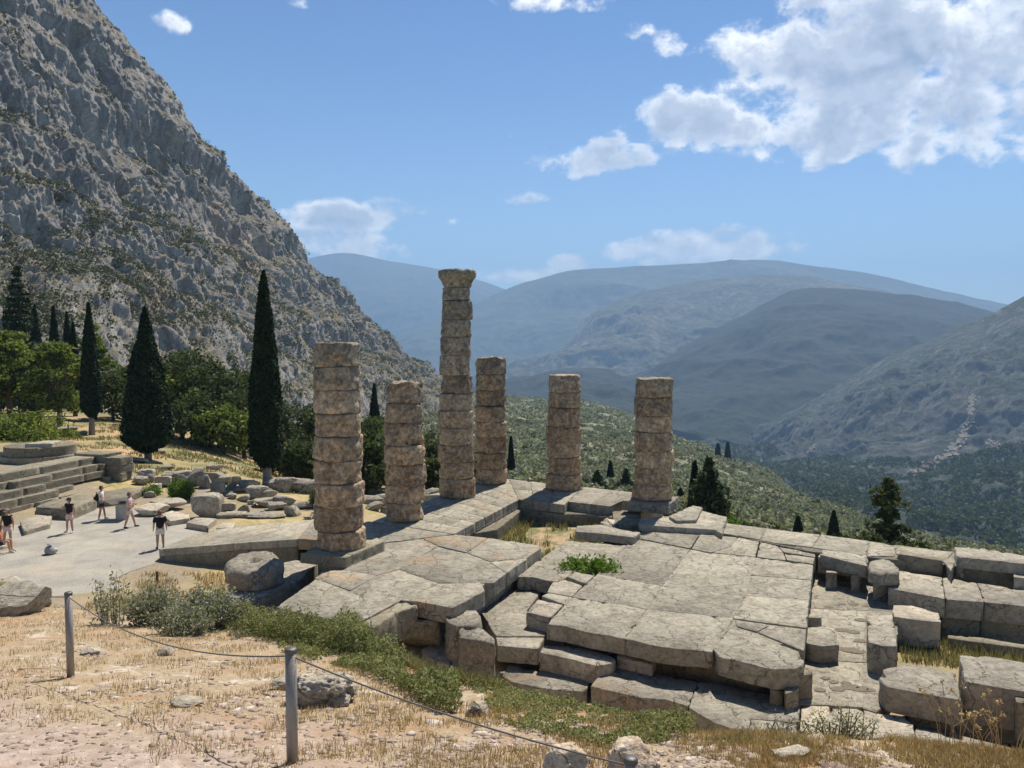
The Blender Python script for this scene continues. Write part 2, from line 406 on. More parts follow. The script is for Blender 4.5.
def ground_mat(g, b):
    p = pos(g); se = g.n('ShaderNodeSeparateXYZ', {0: p}).outputs
    Dn = se[1]
    n1 = g.noise(p, .8, 6, .65, .5); n2 = g.noise(p, 7, 6, .7); n3 = g.noise(p, 45, 4, .7); nb = g.noise(p, .22, 5, .6)
    earth = g.ramp(n2, [(.3, (.29, .21, .165)), (.5, (.405, .32, .265)), (.72, (.55, .47, .40))])
    straw = g.ramp(g.noise(g.scale(p, 1, 1, .2), 22, 5, .8, 1.5), [(.3, (.20, .145, .085)), (.5, (.37, .29, .185)), (.7, (.58, .49, .37))])
    # path (bare pinkish earth) lies low left: right of x+1.1y ...
    path = g.m('MULTIPLY_ADD', se[0], -.30, g.m('MULTIPLY_ADD', Dn, -.62, 3.75))
    path = g.m('ADD', path, g.m('MULTIPLY_ADD', n1, 3.2, -1.6))
    straw = g.mix(g.ramp(g.noise(p, .55, 6, .7, .8), [(.48, 0.0), (.62, .75)]), straw, (.36, .215, .115))
    straw = g.mix(g.ramp(g.noise(p, 1.3, 6, .75, 1.0), [(.56, 0.0), (.64, .8)]), straw, (.58, .52, .45))
    fore = g.mix(g.ramp(path, [(.0, 0.0), (.9, 1.0)]), straw, earth)
    dry = g.ramp(g.noise(p, .5, 7, .7, 1.0), [(.34, (.20, .20, .075)), (.46, (.34, .29, .12)), (.56, (.47, .36, .19)), (.7, (.50, .36, .22))])
    soil = g.ramp(n2, [(.3, (.20, .165, .115)), (.7, (.38, .32, .23))])
    site = g.mix(g.ramp(nb, [(.42, 0.0), (.58, 1.0)]), soil, dry)
    far_ = g.ramp(g.noise(p, .02, 8, .75, 1.5), [(.32, (.095, .105, .065)), (.5, (.19, .19, .125)), (.6, (.31, .28, .20)), (.72, (.46, .39, .30))])
    fine = g.ramp(g.noise(p, .16, 5, .7), [(.4, 0.0), (.6, 1.0)])
    far_ = g.mix(g.m('MULTIPLY', fine, .55), far_, (.075, .088, .045))
    orange = g.ramp(g.noise(p, .13, 7, .72), [(.38, (.13, .14, .05)), (.47, (.25, .225, .10)), (.54, (.40, .29, .15)), (.64, (.50, .32, .175))])
    mid = g.mix(g.ramp(n2, [(.35, 0.0), (.7, .5)]), orange, (.30, .27, .16))
    k1 = g.n('ShaderNodeMapRange', {'Value': Dn, 'From Min': 20, 'From Max': 22}).outputs[0]
    k2 = g.n('ShaderNodeMapRange', {'Value': Dn, 'From Min': 50, 'From Max': 60}).outputs[0]
    k3 = g.n('ShaderNodeMapRange', {'Value': Dn, 'From Min': 100, 'From Max': 130}).outputs[0]
    c = g.mix(k1, fore, site); c = g.mix(k2, c, mid); c = g.mix(k3, c, far_)
    g.put(b.inputs['Base Color'], c)
    bump(g, b, g.m('MULTIPLY_ADD', n2, .8, g.m('MULTIPLY', n3, .35)), .8, .035)
M['ground'] = mat('hillside_ground', ground_mat)
structure(link('ground', gm, M['ground']))

# gravelled plaza laid as a sheet over the ground
def poly_sheet(name, pts, z, m, seg=.5, amp=.25, parent=None):
    g = GB(); R = []
    for i in range(len(pts)):
        a, b_ = np.array(pts[i][:2]), np.array(pts[(i+1) % len(pts)][:2]); k = max(1, int(np.linalg.norm(b_-a)/seg))
        for t in range(k): R.append(a+(b_-a)*t/k)
    R = np.array(R); R = R+amp*np.stack([perlin(np.c_[R*.8, R[:, 0]*0+9]), perlin(np.c_[R*.8, R[:, 0]*0+29])], 1)
    g.add(np.c_[R, np.full(len(R), z)], np.zeros((0, 3), int)); g.ngon(range(len(R)))
    return link(name, g.mesh(name), m, parent)
def gravel_mat(g, b):
    p = pos(g); n = g.noise(p, .7, 6, .65, .5); n3 = g.noise(p, 28, 4, .8); v = g.n('ShaderNodeTexVoronoi', {'Vector': p, 'Scale': 16.0})
    c = g.ramp(g.m('MULTIPLY_ADD', n, .6, g.m('MULTIPLY', n3, .4)), [(.36, (.235, .225, .195)), (.5, (.315, .30, .26)), (.64, (.40, .37, .31))])
    c = g.mix(g.m('MULTIPLY', g.ramp(g.noise(p, .35, 4), [(.5, 0.0), (.65, 1.0)]), .4), c, (.42, .36, .26))
    c = g.mix(.3, c, g.ramp(v.outputs[0], [(0, .25), (.7, .75)]), 'OVERLAY')
    g.put(b.inputs['Base Color'], c); bump(g, b, g.m('ADD', v.outputs[0], n3), .5, .015)
M['gravel'] = mat('grey_gravel', gravel_mat)
pz = [P(px, py, -1.56) for px, py in [(-60,640),(-60,528),(20,524),(60,515),(92,503),(118,506),(150,509),(160,517),(215,529),(222,532),(214,540),(160,552),(158,562),(128,572),(110,580),(128,590),(122,640),(60,680)]]
structure(poly_sheet('plaza', pz, -1.583, M['gravel']))

# ------------------------------------------------------------------ mountains: grids between base and ridge lines
def strip(name, rows, pxr, npx, nrow, amp, freq, mt, prof=None, seed=0, oc=7, ridge_keep=.75, zs=1.0, ridged=True):
    pxs = np.linspace(pxr[0], pxr[1], npx); R = []
    for r in rows:
        r = sorted(r); a = np.array(r, float)
        py = smooth_interp(pxs, a[:, 0], a[:, 1]) if len(a) > 2 else np.interp(pxs, a[:, 0], a[:, 1]); D = np.interp(pxs, a[:, 0], a[:, 2])
        R.append(np.array([PD(x, y, d) for x, y, d in zip(pxs, py, D)]))
    R = np.array(R); nR = len(R); t = np.linspace(0, nR-1, nrow); V = np.zeros((nrow, npx, 3))
    for k, tt in enumerate(t):
        i = min(int(tt), nR-2); f = tt-i; i0 = max(i-1, 0); i3 = min(i+2, nR-1); f2, f3 = f*f, f*f*f
        m1 = (R[i+1]-R[i0])/2*(2 if i0 == i else 1)*.9; m2 = (R[i3]-R[i])/2*(2 if i3 == i+1 else 1)*.9
        V[k] = (2*f3-3*f2+1)*R[i]+(f3-2*f2+f)*m1+(-2*f3+3*f2)*R[i+1]+(f3-f2)*m2
    du = np.gradient(V, axis=1); dv = np.gradient(V, axis=0); Nn = np.cross(du, dv); Nn /= np.linalg.norm(Nn, axis=2)[:, :, None]+1e-9
    if Nn[nrow//2, npx//2, 2] < 0: Nn = -Nn
    p = V.reshape(-1, 3)*freq; p = p*np.array([1, 1, zs])+seed
    wob = np.stack([fbm(p*.7+3, 3), fbm(p*.7+13, 3), fbm(p*.7+23, 3)], 1)*.35
    n = fbm(p+wob, oc, .52, 2.07, ridged=ridged)
    n = n.reshape(nrow, npx)
    fade = np.ones(nrow); fade = 1-(ridge_keep)*sstep(.72, 1, np.linspace(0, 1, nrow))
    V = V+Nn*(n*fade[:, None]*amp)[:, :, None]
    back = V[-1].copy(); back[:, 1] += 800; back[:, 2] -= 500
    V2 = np.concatenate([V, back[None]], 0)
    me = mesh_np(name, V2.reshape(-1, 3), [grid_faces(nrow+1, npx)], True)
    o = structure(link(name, me, mt)); return o, V

def hill_mat(name, c0, c1, c2, rock=(.34, .32, .29), rockamt=.6, s=1.0, scree=False):
    def f(g, b):
        p = pos(g); ge = g.n('ShaderNodeNewGeometry'); nz_ = g.n('ShaderNodeSeparateXYZ', {0: ge.outputs['Normal']}).outputs[2]
        n1 = g.noise(p, .0022*s, 7, .65, .8); n2 = g.noise(p, .02*s, 6, .72, .5); n3 = g.noise(p, .11*s, 4, .7)
        c = g.ramp(g.m('MULTIPLY_ADD', n1, .5, g.m('MULTIPLY', n2, .5)), [(.38, c0), (.5, c1), (.62, c2)])
        rk = g.m('ADD', g.m('MULTIPLY', nz_, -.9), g.m('MULTIPLY_ADD', n2, 1.6, g.m('MULTIPLY', n3, .5)))
        rf = g.ramp(rk, [(.30, 0.0), (.62, rockamt)])
        c = g.mix(rf, c, g.mix(n3, rock, tuple(x*.6 for x in rock)))
        g.put(b.inputs['Base Color'], c)
        bump(g, b, g.m('ADD', n2, g.m('MULTIPLY', n3, .4)), .8, 6/s)
    return mat(name, f)
far_m = hill_mat('far_mountain', (.035, .05, .035), (.055, .07, .045), (.10, .10, .07), rockamt=.2, s=.6)
dark_m = hill_mat('dark_mountain', (.008, .016, .012), (.013, .022, .016), (.024, .032, .022), rock=(.08,.08,.07), rockamt=.15, s=1.0)  # forest tone darkened further, with cloud shadow painted into the colour
pale_m = hill_mat('pale_mountain', (.03, .045, .03), (.055, .065, .042), (.13, .12, .09), rock=(.34,.31,.27), rockamt=.6, s=1.0)
rock_m = hill_mat('gorge_mountain', (.014, .028, .022), (.030, .044, .036), (.07, .075, .07), rock=(.23,.225,.23), rockamt=.7, s=2.0)

strip('far_mountain', [[(50,385,9500),(400,385,9500),(760,385,9500)], [(50,345,10500),(330,318,10500),(450,320,10300),(560,345,10000),(760,350,10000)],
      [(50,340,12000),(200,300,12000),(300,262,12000),(345,254,12000),(390,262,12000),(430,269,12000),(480,282,12000),(520,296,12000),(600,320,12000),(760,350,12000)]],
      (120, 700), 260, 90, 170, 1/1900, far_m, seed=3)
strip('high_mountain', [[(380,382,7200),(700,385,7200),(1150,385,7200)], [(380,360,8000),(560,325,8000),(800,320,8000),(1150,350,8000)],
      [(380,345,9200),(450,317,9200),(505,291,9200),(540,280,9200),(575,272,9200),(640,268,9200),(700,264,9200),(760,261,9200),(800,265,9200),(860,273,9200),(920,287,9200),(990,303,9200),(1150,335,9200)]],
      (390, 1140), 330, 110, 150, 1/1500, far_m, seed=11)
strip('spur_mountain', [[(480,405,4700),(600,408,4600),(950,405,4600)], [(480,390,5200),(560,372,5200),(640,345,5200),(760,330,5200),(950,335,5200)],
      [(480,380,6300),(540,362,6300),(565,346,6300),(590,318,6300),(620,302,6300),(650,292,6300),(700,284,6300),(745,279,6300),(800,278,6300),(860,288,6300),(950,310,6300)]],
      (490, 940), 330, 150, 140, 1/900, pale_m, seed=21)
strip('forested_mountain', [[(430,425,2600),(560,432,2600),(640,446,2500),(740,462,2400),(850,480,2400),(1150,480,2400)], [(430,412,3200),(560,395,3200),(640,405,3000),(740,385,3200),(850,375,3200),(1150,390,3200)],
      [(430,405,4300),(480,397,4300),(540,380,4300),(590,370,4300),(632,378,4300),(680,352,4300),(700,341,4300),(740,318,4300),(790,292,4300),(830,289,4300),(870,292,4300),(930,300,4300),(985,312,4300),(1150,350,4300)]],
      (440, 1140), 380, 170, 90, 1/700, dark_m, seed=31)
GO, GV = strip('gorge_mountain', [[(640,480,1700),(700,490,1450),(800,530,1000),(900,570,800),(1024,600,720),(1300,640,650)],
      [(640,455,2400),(720,457,2250),(800,470,1950),(860,479,1700),(940,477,1550),(1024,466,1450),(1300,440,1400)],
      [(640,450,2700),(745,446,2600),(800,430,2300),(880,410,2000),(1024,380,1850),(1300,330,1800)],
      [(640,446,3000),(745,440,2900),(780,421,2800),(820,398,2700),(860,375,2600),(900,352,2500),(950,335,2450),(985,318,2400),(1024,297,2350),(1300,190,2200)]],
      (650, 1230), 560, 320, 62, 1/330, rock_m, seed=41, zs=.6)
g = GB(); vx = np.linspace(-9000, 11000, 60); vy = np.linspace(1500, 14500, 60)
XX, YY = np.meshgrid(vx, vy); zz = -425+25*fbm(np.stack([XX.ravel(), YY.ravel(), 0*XX.ravel()], 1)/1500, 4)
g.add(np.stack([XX.ravel(), YY.ravel(), zz], 1), grid_faces(60, 60))
structure(link('valley_floor', g.mesh('valley_floor', True), far_m))

# scree streaks on the gorge mountain: strips of pale gravel lying on its slope
scree_m = simple('scree', (.27, .24, .20), .95, .2, .05)
def surf_at(px, py, V):
    a, b, c = ray(px, py)
    prx = V[:, :, 0]/V[:, :, 1]; prz = (V[:, :, 2]-HC)/V[:, :, 1]
    d = (prx-a/b)**2+(prz-c/b)**2; k = np.argmin(d); i, j = divmod(k, V.shape[1]); return V[i, j]
gs = GB()
nn_du = np.gradient(GV, axis=1); nn_dv = np.gradient(GV, axis=0); GN = np.cross(nn_du, nn_dv); GN /= np.linalg.norm(GN, axis=2)[:, :, None]
if GN[100, 100, 2] < 0: GN = -GN
rs = np.random.RandomState(5)
def scree(line, n):
    cs = []
    for (x0, y0, w0), (x1, y1, w1) in zip(line[:-1], line[1:]):
        for k in range(n):
            t = rs.rand(); w_ = w0+(w1-w0)*t
            cs.append((x0+(x1-x0)*t+rs.normal()*w_*.55, y0+(y1-y0)*t+rs.normal()*w_*.3))
    pr = np.stack([GV[:, :, 0]/GV[:, :, 1], (GV[:, :, 2]-HC)/GV[:, :, 1]], -1).reshape(-1, 2)
    out = []
    for cx, cy in cs:
        a, b, c = ray(cx, cy); k = np.argmin(((pr-np.array([a/b, c/b]))**2).sum(1))
        out.append(GV.reshape(-1, 3)[k]+GN.reshape(-1, 3)[k]*1.5)
    out = np.array(out); V, Fq = leaves(out+rs.normal(size=out.shape)*np.array([3, 3, 1.0]), rs.uniform(3, 6.5, len(out)), rs, .6, np.tile([[-.3, -.5, .8]], (len(out), 1)), .85)
    gs.add(V, Fq)
scree([(973,395,1),(971,425,2),(962,440,4),(950,455,6),(935,464,7),(915,474,5)], 90)
scree([(990,440,5),(1000,448,6)], 20); scree([(808,452,3),(815,445,2)], 22); scree([(1015,450,5),(1024,447,6)], 14)
o = link('scree', gs.mesh('scree'), scree_m); o['kind'] = 'stuff'

# ------------------------------------------------------------------ the cliff mountain on the left
rows = [[(-420,430,90),(-150,425,110),(0,418,150),(100,420,190),(200,425,240),(300,432,330),(400,425,480),(470,418,700)],
        [(-420,330,150),(-150,335,170),(0,340,210),(100,335,250),(200,350,310),(300,380,420),(400,398,600),(470,402,800)],
        [(-420,240,200),(-150,240,225),(0,255,270),(100,262,315),(200,290,380),(300,345,500),(400,385,700),(470,398,880)],
        [(-420,130,225),(-150,130,250),(0,165,310),(100,205,355),(200,250,430),(300,310,560),(400,378,760),(470,412,950)],
        [(-420,10,240),(-150,0,275),(0,70,340),(100,125,395),(200,205,480),(300,287,620),(400,364,820),(470,412,1000)],
        [(-420,-190,300),(-150,-150,330),(0,-60,390),(50,-25,410),(85,2,425),(130,52,450),(160,85,480),(182,125,500),(205,158,530),(232,186,560),(262,205,590),(280,225,620),(300,262,660),(322,284,700),(345,303,750),(369,331,800),(396,349,840),(412,370,870),(430,394,950),(470,412,1060)]]
pxs = np.linspace(-330, 468, 1000)
R = []
for r in rows:
    a = np.array(sorted(r), float)
    R.append(np.array([PD(x, y, d) for x, y, d in zip(pxs, np.interp(pxs, a[:, 0], a[:, 1]), smooth_interp(pxs, a[:, 0], a[:, 2]))]))
R = np.array(R); nrow = 640; V = np.zeros((nrow, len(pxs), 3)); tt = np.linspace(0, len(R)-1, nrow)
for k, t in enumerate(tt):
    i = min(int(t), len(R)-2); f = t-i; i0 = max(i-1, 0); i3 = min(i+2, len(R)-1); f2, f3 = f*f, f*f*f
    m1 = (R[i+1]-R[i0])/2; m2 = (R[i3]-R[i])/2
    V[k] = (2*f3-3*f2+1)*R[i]+(f3-2*f2+f)*m1+(-2*f3+3*f2)*R[i+1]+(f3-f2)*m2
du = np.gradient(V, axis=1); dv = np.gradient(V, axis=0); NN = np.cross(du, dv); NN /= np.linalg.norm(NN, axis=2)[:, :, None]+1e-9
if NN[300, 500, 2] < 0: NN = -NN
p = V.reshape(-1, 3); sh = (nrow, len(pxs))
tr = np.linspace(0, 1, nrow)[:, None]
wob = np.stack([fbm(p/60+3, 3), fbm(p/60+13, 3), fbm(p/60+23, 3)], 1)*18
q = p+wob
big = fbm(q/np.array([95, 95, 150]), 4, .5, ridged=True).reshape(sh)
flute = fbm(q/np.array([19, 19, 105])+7, 4, .55, ridged=True).reshape(sh)
fine = fbm(p/np.array([6.5, 6.5, 15])+17, 4, .6, ridged=True).reshape(sh)
steps = np.sin((p[:, 2]*.085+2.5*fbm(p/80+31, 3)).reshape(sh)*2)
k = (1-.8*sstep(.9, 1, tr))
dsp = k*(12*big+2.5*steps)+(7.6*flute)*(.35+.65*k)+2.6*fine
lowf = sstep(0, .12, tr)
V = V+NN*(dsp*(.3+.7*lowf)*(.72+.28*sstep(0, 300, V[:, :, 1]-100)))[:, :, None]
bk = V[-1].copy(); bk[:, 1] += 300; bk[:, 2] -= 350; bk[:, 0] -= 200
CV = V
me = mesh_np('cliff_mountain', np.concatenate([V, bk[None]], 0).reshape(-1, 3), [grid_faces(nrow+1, len(pxs))], False)
def cliff_mat(g, b):
    ge = g.n('ShaderNodeNewGeometry'); p = ge.outputs['Position']; nz_ = g.n('ShaderNodeSeparateXYZ', {0: ge.outputs['Normal']}).outputs[2]
    n1 = g.noise(p, .012, 6, .65, 1.0); n2 = g.noise(g.scale(p, 1, 1, .25), .13, 7, .75, .8); n3 = g.noise(p, .8, 5, .75)
    rock = g.ramp(g.m('MULTIPLY_ADD', n2, .7, g.m('MULTIPLY', n3, .3)), [(.32, (.09, .087, .085)), (.46, (.235, .225, .21)), (.57, (.41, .395, .37)), (.70, (.60, .58, .54))])
    rock = g.mix(g.ramp(n1, [(.56, 0.0), (.68, .5)]), rock, (.40, .27, .17))
    veg = g.ramp(n3, [(.35, (.06, .07, .035)), (.5, (.14, .13, .075)), (.66, (.34, .27, .18))])
    f = g.m('ADD', nz_, g.m('MULTIPLY_ADD', n2, 1.4, g.m('MULTIPLY_ADD', n3, .5, -.95)))
    k = g.ramp(f, [(.56, 0.0), (.80, .9)])
    g.put(b.inputs['Base Color'], g.mix(k, rock, veg))
    bump(g, b, g.m('MULTIPLY_ADD', n2, 3, n3), .9, .6)
M['cliff'] = mat('limestone_cliff', cliff_mat)
structure(link('cliff_mountain', me, M['cliff']))

# scrub on the cliff
rg = np.random.RandomState(12)
du = np.gradient(V, axis=1); dv = np.gradient(V, axis=0); N2 = np.cross(du, dv); N2 /= np.linalg.norm(N2, axis=2)[:, :, None]+1e-9
if N2[300, 500, 2] < 0: N2 = -N2
ii = rg.randint(5, nrow-2, 160000); jj = rg.randint(380, len(pxs)-2, 160000)
pp = V[ii, jj]; nzv = N2[ii, jj, 2]; mask = fbm(pp/30+50, 4)
low = 1-ii/nrow; xf = (jj-380)/600.
keep = (nzv*.7+mask*1.0+low*.22+.34*xf+rg.rand(len(ii))*.75) > 1.22
pp = pp[keep][:5200]; ll = low[keep][:5200]
g = GB(); s = rg.uniform(.8, 2.6, len(pp))*(1+ll*.7)
nl = 36; cen = np.repeat(pp, nl, 0)+sphere_pts(rg, len(pp)*nl, .4)*np.repeat(s, nl)[:, None]*np.array([1, 1, .8])+np.array([0, 0, .6])
V_, F_ = leaves(cen, rg.uniform(.25, .6, len(cen)), rg, .7); g.add(V_, F_)
stuff(link('cliff_scrub', g.mesh('cliff_scrub'), M['scrub']))
# ------------------------------------------------------------------ stone builders
def slab_mesh(name, pts, ztop, h, rough=.03, edge=.035, seg=.16, seed=0, tilt=None, loc=None, grow=0):
    """pts: outline [(x,y)]; ztop: scalar or one z per point"""
    pts = np.array([q[:2] for q in pts], float)*1.0; zt = np.broadcast_to(np.asarray(ztop, float), (len(pts),))
    if 0.5*np.sum(pts[:, 0]*np.roll(pts[:, 1], -1)-np.roll(pts[:, 0], -1)*pts[:, 1]) < 0: pts = pts[::-1]; zt = zt[::-1]
    R, Z, CR = [], [], []
    for i in range(len(pts)):
        a, b = pts[i], pts[(i+1) % len(pts)]; k = max(2, int(np.linalg.norm(b-a)/seg))
        for t in range(k):
            R.append(a+(b-a)*t/k); Z.append(zt[i]+(zt[(i+1) % len(pts)]-zt[i])*t/k); CR.append(1.0 if t == 0 else 0.0)
    R = np.array(R); Z = np.array(Z); CR = np.array(CR); n = len(R)
    d = np.roll(R, -1, 0)-np.roll(R, 1, 0); nr = np.stack([d[:, 1], -d[:, 0]], 1); nr /= np.linalg.norm(nr, axis=1)[:, None]+1e-9
    q3 = lambda z, f: np.c_[R*f, z*f+seed*3.7]
    R = R-nr*(CR*edge*.35)[:, None]
    lv = [(-h, -.2), (-h*.97, 0), (-h*.7, 0), (-h*.4, 0), (-min(edge*2.2, h*.3), 0), (-edge*.45, .12), (0, .6)]
    G = GB(); rings = []
    chip = np.clip(fbm(np.c_[R*2.6, np.full(n, seed*1.3)], 4, .6)*5-.7, 0, 2.2)
    for dz, ins in lv:
        z = Z+dz; nn = fbm(q3(z, 3.2), 4)*rough*1.6
        top = max(0, ins)
        out = grow+nn-(edge*ins)-chip*edge*2.4*(1 if dz > -h*.3 else 0)
        zz = z-chip*edge*1.0*(1 if dz > -edge else 0)+.25*rough*perlin(q3(z, 2.1))*(1 if top else 0)
        rings.append(np.c_[R+nr*out[:, None], zz])
    V = np.concatenate(rings); G.add(V, grid_faces(len(lv), n, True))
    G.ngon([(len(lv)-1)*n+i for i in range(n)]); G.ngon([n-1-i for i in range(n)])
    me = G.mesh(name, False, loc); return me
_sd = [0]
def block(name, pix, z, h, label=None, cat=None, group=None, parent=None, m='block', rough=.022, edge=.026, world=False, seg=.13, grow=0):
    """stone block whose top outline lies at height z (or per-corner heights); thickness h"""
    _sd[0] += 1
    zs = z if hasattr(z, '__len__') else [z]*len(pix)
    pts = [q if world else P(q[0], q[1], zz) for q, zz in zip(pix, zs)]
    c = np.mean(np.array([p[:2] for p in pts]), 0); loc = (c[0], c[1], float(np.mean(zs))-h)
    if parent is not None: loc = (0, 0, 0)
    me = slab_mesh(name, pts, zs, h, rough, edge, seg, _sd[0], loc=loc, grow=grow)
    o = link(name, me, M[m] if isinstance(m, str) else m, parent, loc)
    if label: tag(o, label, cat or 'stone block', group)
    return o
def rock_mesh(name, dims, boxy=.6, rough=.16, sub=5, seed=0, fr=1.3, flat=.25, cuts=9):
    bm = bmesh.new(); bmesh.ops.create_icosphere(bm, subdivisions=sub, radius=1)
    V = np.array([v.co[:] for v in bm.verts]); Fc = np.array([[v.index for v in f.verts] for f in bm.faces]); bm.free()
    rr = np.random.RandomState(seed+100)
    S = np.sign(V)*np.abs(V)**boxy
    for _ in range(cuts):
        d = rr.normal(size=3); d /= np.linalg.norm(d); lim = rr.uniform(.62, .95); k = S@d
        S = S-np.outer(np.clip(k-lim, 0, None), d)*1.0
    n = fbm(S*fr+seed*5.1, 5, .55); n2 = fbm(S*fr*3+seed, 3, ridged=True)
    n3 = fbm(S*fr*7+seed, 3, ridged=True); S = S*(1+rough*n+rough*.3*n2+rough*.12*n3)[:, None]
    S = S*np.array(dims)/2; S[:, 2] -= S[:, 2].min(); S[:, 2] -= dims[2]*.04
    return mesh_np(name, S, [Fc], False)
def rock(name, x, y, z, dims, rz=0, label=None, cat='boulder', group=None, m='boulder', tilt=(0, 0), **kw):
    o = link(name, rock_mesh(name, dims, **kw), M[m], None, (x, y, z)); o.rotation_euler = (tilt[0], tilt[1], rz)
    if label: tag(o, label, cat, group)
    return o

# ------------------------------------------------------------------ the six columns
def column(px, yb, z0, ys, r0, r1, label, rocky=.5, capital=None, seed=0, tiltx=0, lean=None):
    Df = P(px, yb, z0)[1]; Dc = Df+r0; X = (px-512)/F*Dc*1.0
    a, b, c = ray(px, yb); X = a/b*Dc
    root = thing('column', label, 'column', (X, Dc, z0), 0)
    zs = [ZD(y, Dc)-z0 for y in ys]; zs = zs[::-1]; zs[0] = 0.0   # bottom to top
    rr = np.random.RandomState(seed); top = zs[-1]; nt = 72
    th = np.linspace(0, 2*np.pi, nt, endpoint=False)
    for k in range(len(zs)-1):
        iscap = capital and k == len(zs)-2
        za, zb = zs[k], zs[k+1]; hgt = zb-za; ra = r0+(r1-r0)*(za/top); rb = r0+(r1-r0)*(zb/top)
        ox, oy = rr.normal(0, .028, 2); rs_ = 1+rr.normal(0, .028); V = []; nl = 15
        if lean: ox += lean*(za+zb)/2/top
        tl = rr.normal(0, .012, 2)
        G = GB()
        lv = [(0, .905), (.010, .955), (.035, .988)]+[(t, 1.0) for t in np.linspace(.10, .90, nl)]+[(.965, .988), (.99, .955), (1.0, .905)]
        if iscap: lv = [(0, .95), (.05, .98), (.15, 1.0), (.3, 1.07), (.42, 1.16), (.52, 1.25), (.56, 1.3), (.6, 1.31), (.75, 1.33), (.9, 1.33), (.96, 1.30), (1, 1.2)]
        for t, f in lv:
            z = za+t*hgt; r = (ra+(rb-ra)*t)*f*rs_
            if iscap and t > .57:
                sq = (np.abs(np.cos(th+.35))**5+np.abs(np.sin(th+.35))**5)**(-1/5.); rad = r*(.86+.14*sq)
            else: rad = np.full(nt, r)
            p = np.stack([np.cos(th)*rad, np.sin(th)*rad, np.full(nt, z)], 1)
            q = p+np.array([seed*9.1, k*3.3, 0])
            w = fbm(q*1.1, 4)*.5; ch = fbm(q*2.4+5, 4, .55); sc_ = np.clip(-fbm(q*.9+11, 3)*1.5-.28, 0, .5)
            d = rocky*(.16*w+.11*ch-.55*sc_)+.025*fbm(q*6, 3, ridged=True)
            edge_ = max(0, 1-min(t, 1-t)/.12); d -= edge_*.16*np.clip(fbm(q*1.6+31, 4, .6)*1.6-.05, 0, 1)*rocky
            flu = .010*np.cos(20*th)*(1 if not iscap else 0)
            u = (1+(d+flu)/max(r, .1))
            p = p*np.array([1, 1, 1.0]); p[:, :2] *= u[:, None]; p[:, 0] += ox; p[:, 1] += oy
            p[:, 2] += p[:, 0]*tl[0]+p[:, 1]*tl[1]+(.02*rocky*perlin(q*3)*(1 if 0 < t < 1 else 0))
            if k == len(zs)-2 and t > .9: p[:, 2] -= .28*rocky*np.clip(fbm(q*1.3+3, 3)+.1, 0, 1)
            V.append(p)
        V = np.concatenate(V); G.add(V, grid_faces(len(lv), nt, True))
        if k == len(zs)-2:    # rough broken top
            last = V[-nt:]; cc = last.mean(0)
            R1 = cc+(last-cc)*.6; R1[:, 2] += .05*fbm(R1*3, 3); R2 = cc+(last-cc)*.2; R2[:, 2] += .05*fbm(R2*3+1, 3)
            G.add(np.concatenate([last, R1, R2]), grid_faces(3, nt, True)); n0 = G.n-nt; G.ngon([n0+i for i in range(nt)])
        else: G.ngon([(len(lv)-1)*nt+i for i in range(nt)])
        G.ngon([nt-1-i for i in range(nt)])
        link('capital' if iscap else 'drum', G.mesh('capital' if iscap else 'drum'), M['column'], root)
    return root, X, Dc
COLS = []
COLS.append(column(340, 552, .30, [342.5,366.5,389.3,412.4,434.8,458.8,481,504,527.7,551], .885, .80, 'broad nine-drum column nearest the camera, on a grey slab next to the ramp', .95, seed=1))
COLS.append(column(405.5, 523.5, 0, [381,403,422,444,463,484,501,521], .86, .80, 'shortest column, seven drums high with a notched top', 1.05, seed=2))
COLS.append(column(456.3, 499.5, 0, [270,288,301,320,337,355,375,393,410,427,444,461,477,499], .90, .68, 'tallest column, the only one with its capital', .6, capital=True, seed=3, lean=.06))
COLS.append(column(491, 485, 0, [356.5,374,390,405.5,421,436,452,467.5,484], .86, .80, 'column directly behind the tallest one, with a ragged right edge', 1.15, seed=4))
COLS.append(column(563.7, 491.5, 0, [374.5,392,407,426,441,456,473,491], .89, .83, 'smooth pale-topped column at the far corner, standing alone on paving', .45, seed=5, lean=.03))
COLS.append(column(652, 502, .30, [377.5,396.5,415,431,449.5,466,484,501], .93, .84, 'column furthest right, on a square grey plinth at the valley side', .55, seed=6, lean=.08))

# plinth slabs under the first and last columns (each one block of the terrace)
block('plinth', [(300,552.7),(345,557.8),(385,541),(343,536.5)], .30, .36, 'dark grey slab under the nearest column', 'plinth', m='wallst', rough=.02)
block('plinth', [(622,500.5),(668.5,505),(678.5,497),(633,492.5)], .30, .45, 'square grey plinth under the rightmost column', 'plinth', m='block', rough=.02)

# ------------------------------------------------------------------ column terrace: two paved wings and the ledge below them
def cells(q, rows_, cols_, jit, rr):
    """bilinear cells of a quad of world points (a near-left, b near-right, c far-right, d far-left)"""
    a, b, c, d = [np.array(p[:2]) for p in q]
    f = lambda u, v: (a*(1-u)+b*u)*(1-v)+(d*(1-u)+c*u)*v
    vs = np.linspace(0, 1, rows_+1); out = []
    for j in range(rows_):
        us = np.linspace(0, 1, cols_+1); us[1:-1] += rr.uniform(-jit, jit, cols_-1)/cols_
        for i in range(cols_):
            out.append([f(us[i], vs[j]), f(us[i+1], vs[j]), f(us[i+1], vs[j+1]), f(us[i], vs[j+1])])
    return out
def inset(poly, g_):
    poly = np.array(poly); c = poly.mean(0); return [tuple(c+(p-c)*(1-g_/max(.2, np.linalg.norm(p-c)))) for p in poly]
rr = np.random.RandomState(3)
Wt = lambda *a: [P(x, y, 0)[:2] for x, y in a]
terr = thing('column_terrace', 'paved stone terrace strip carrying the row of columns', 'terrace')
A_nr, A_fr = np.array(P(454, 534, 0)[:2]), np.array(P(519, 499.3, 0)[:2])
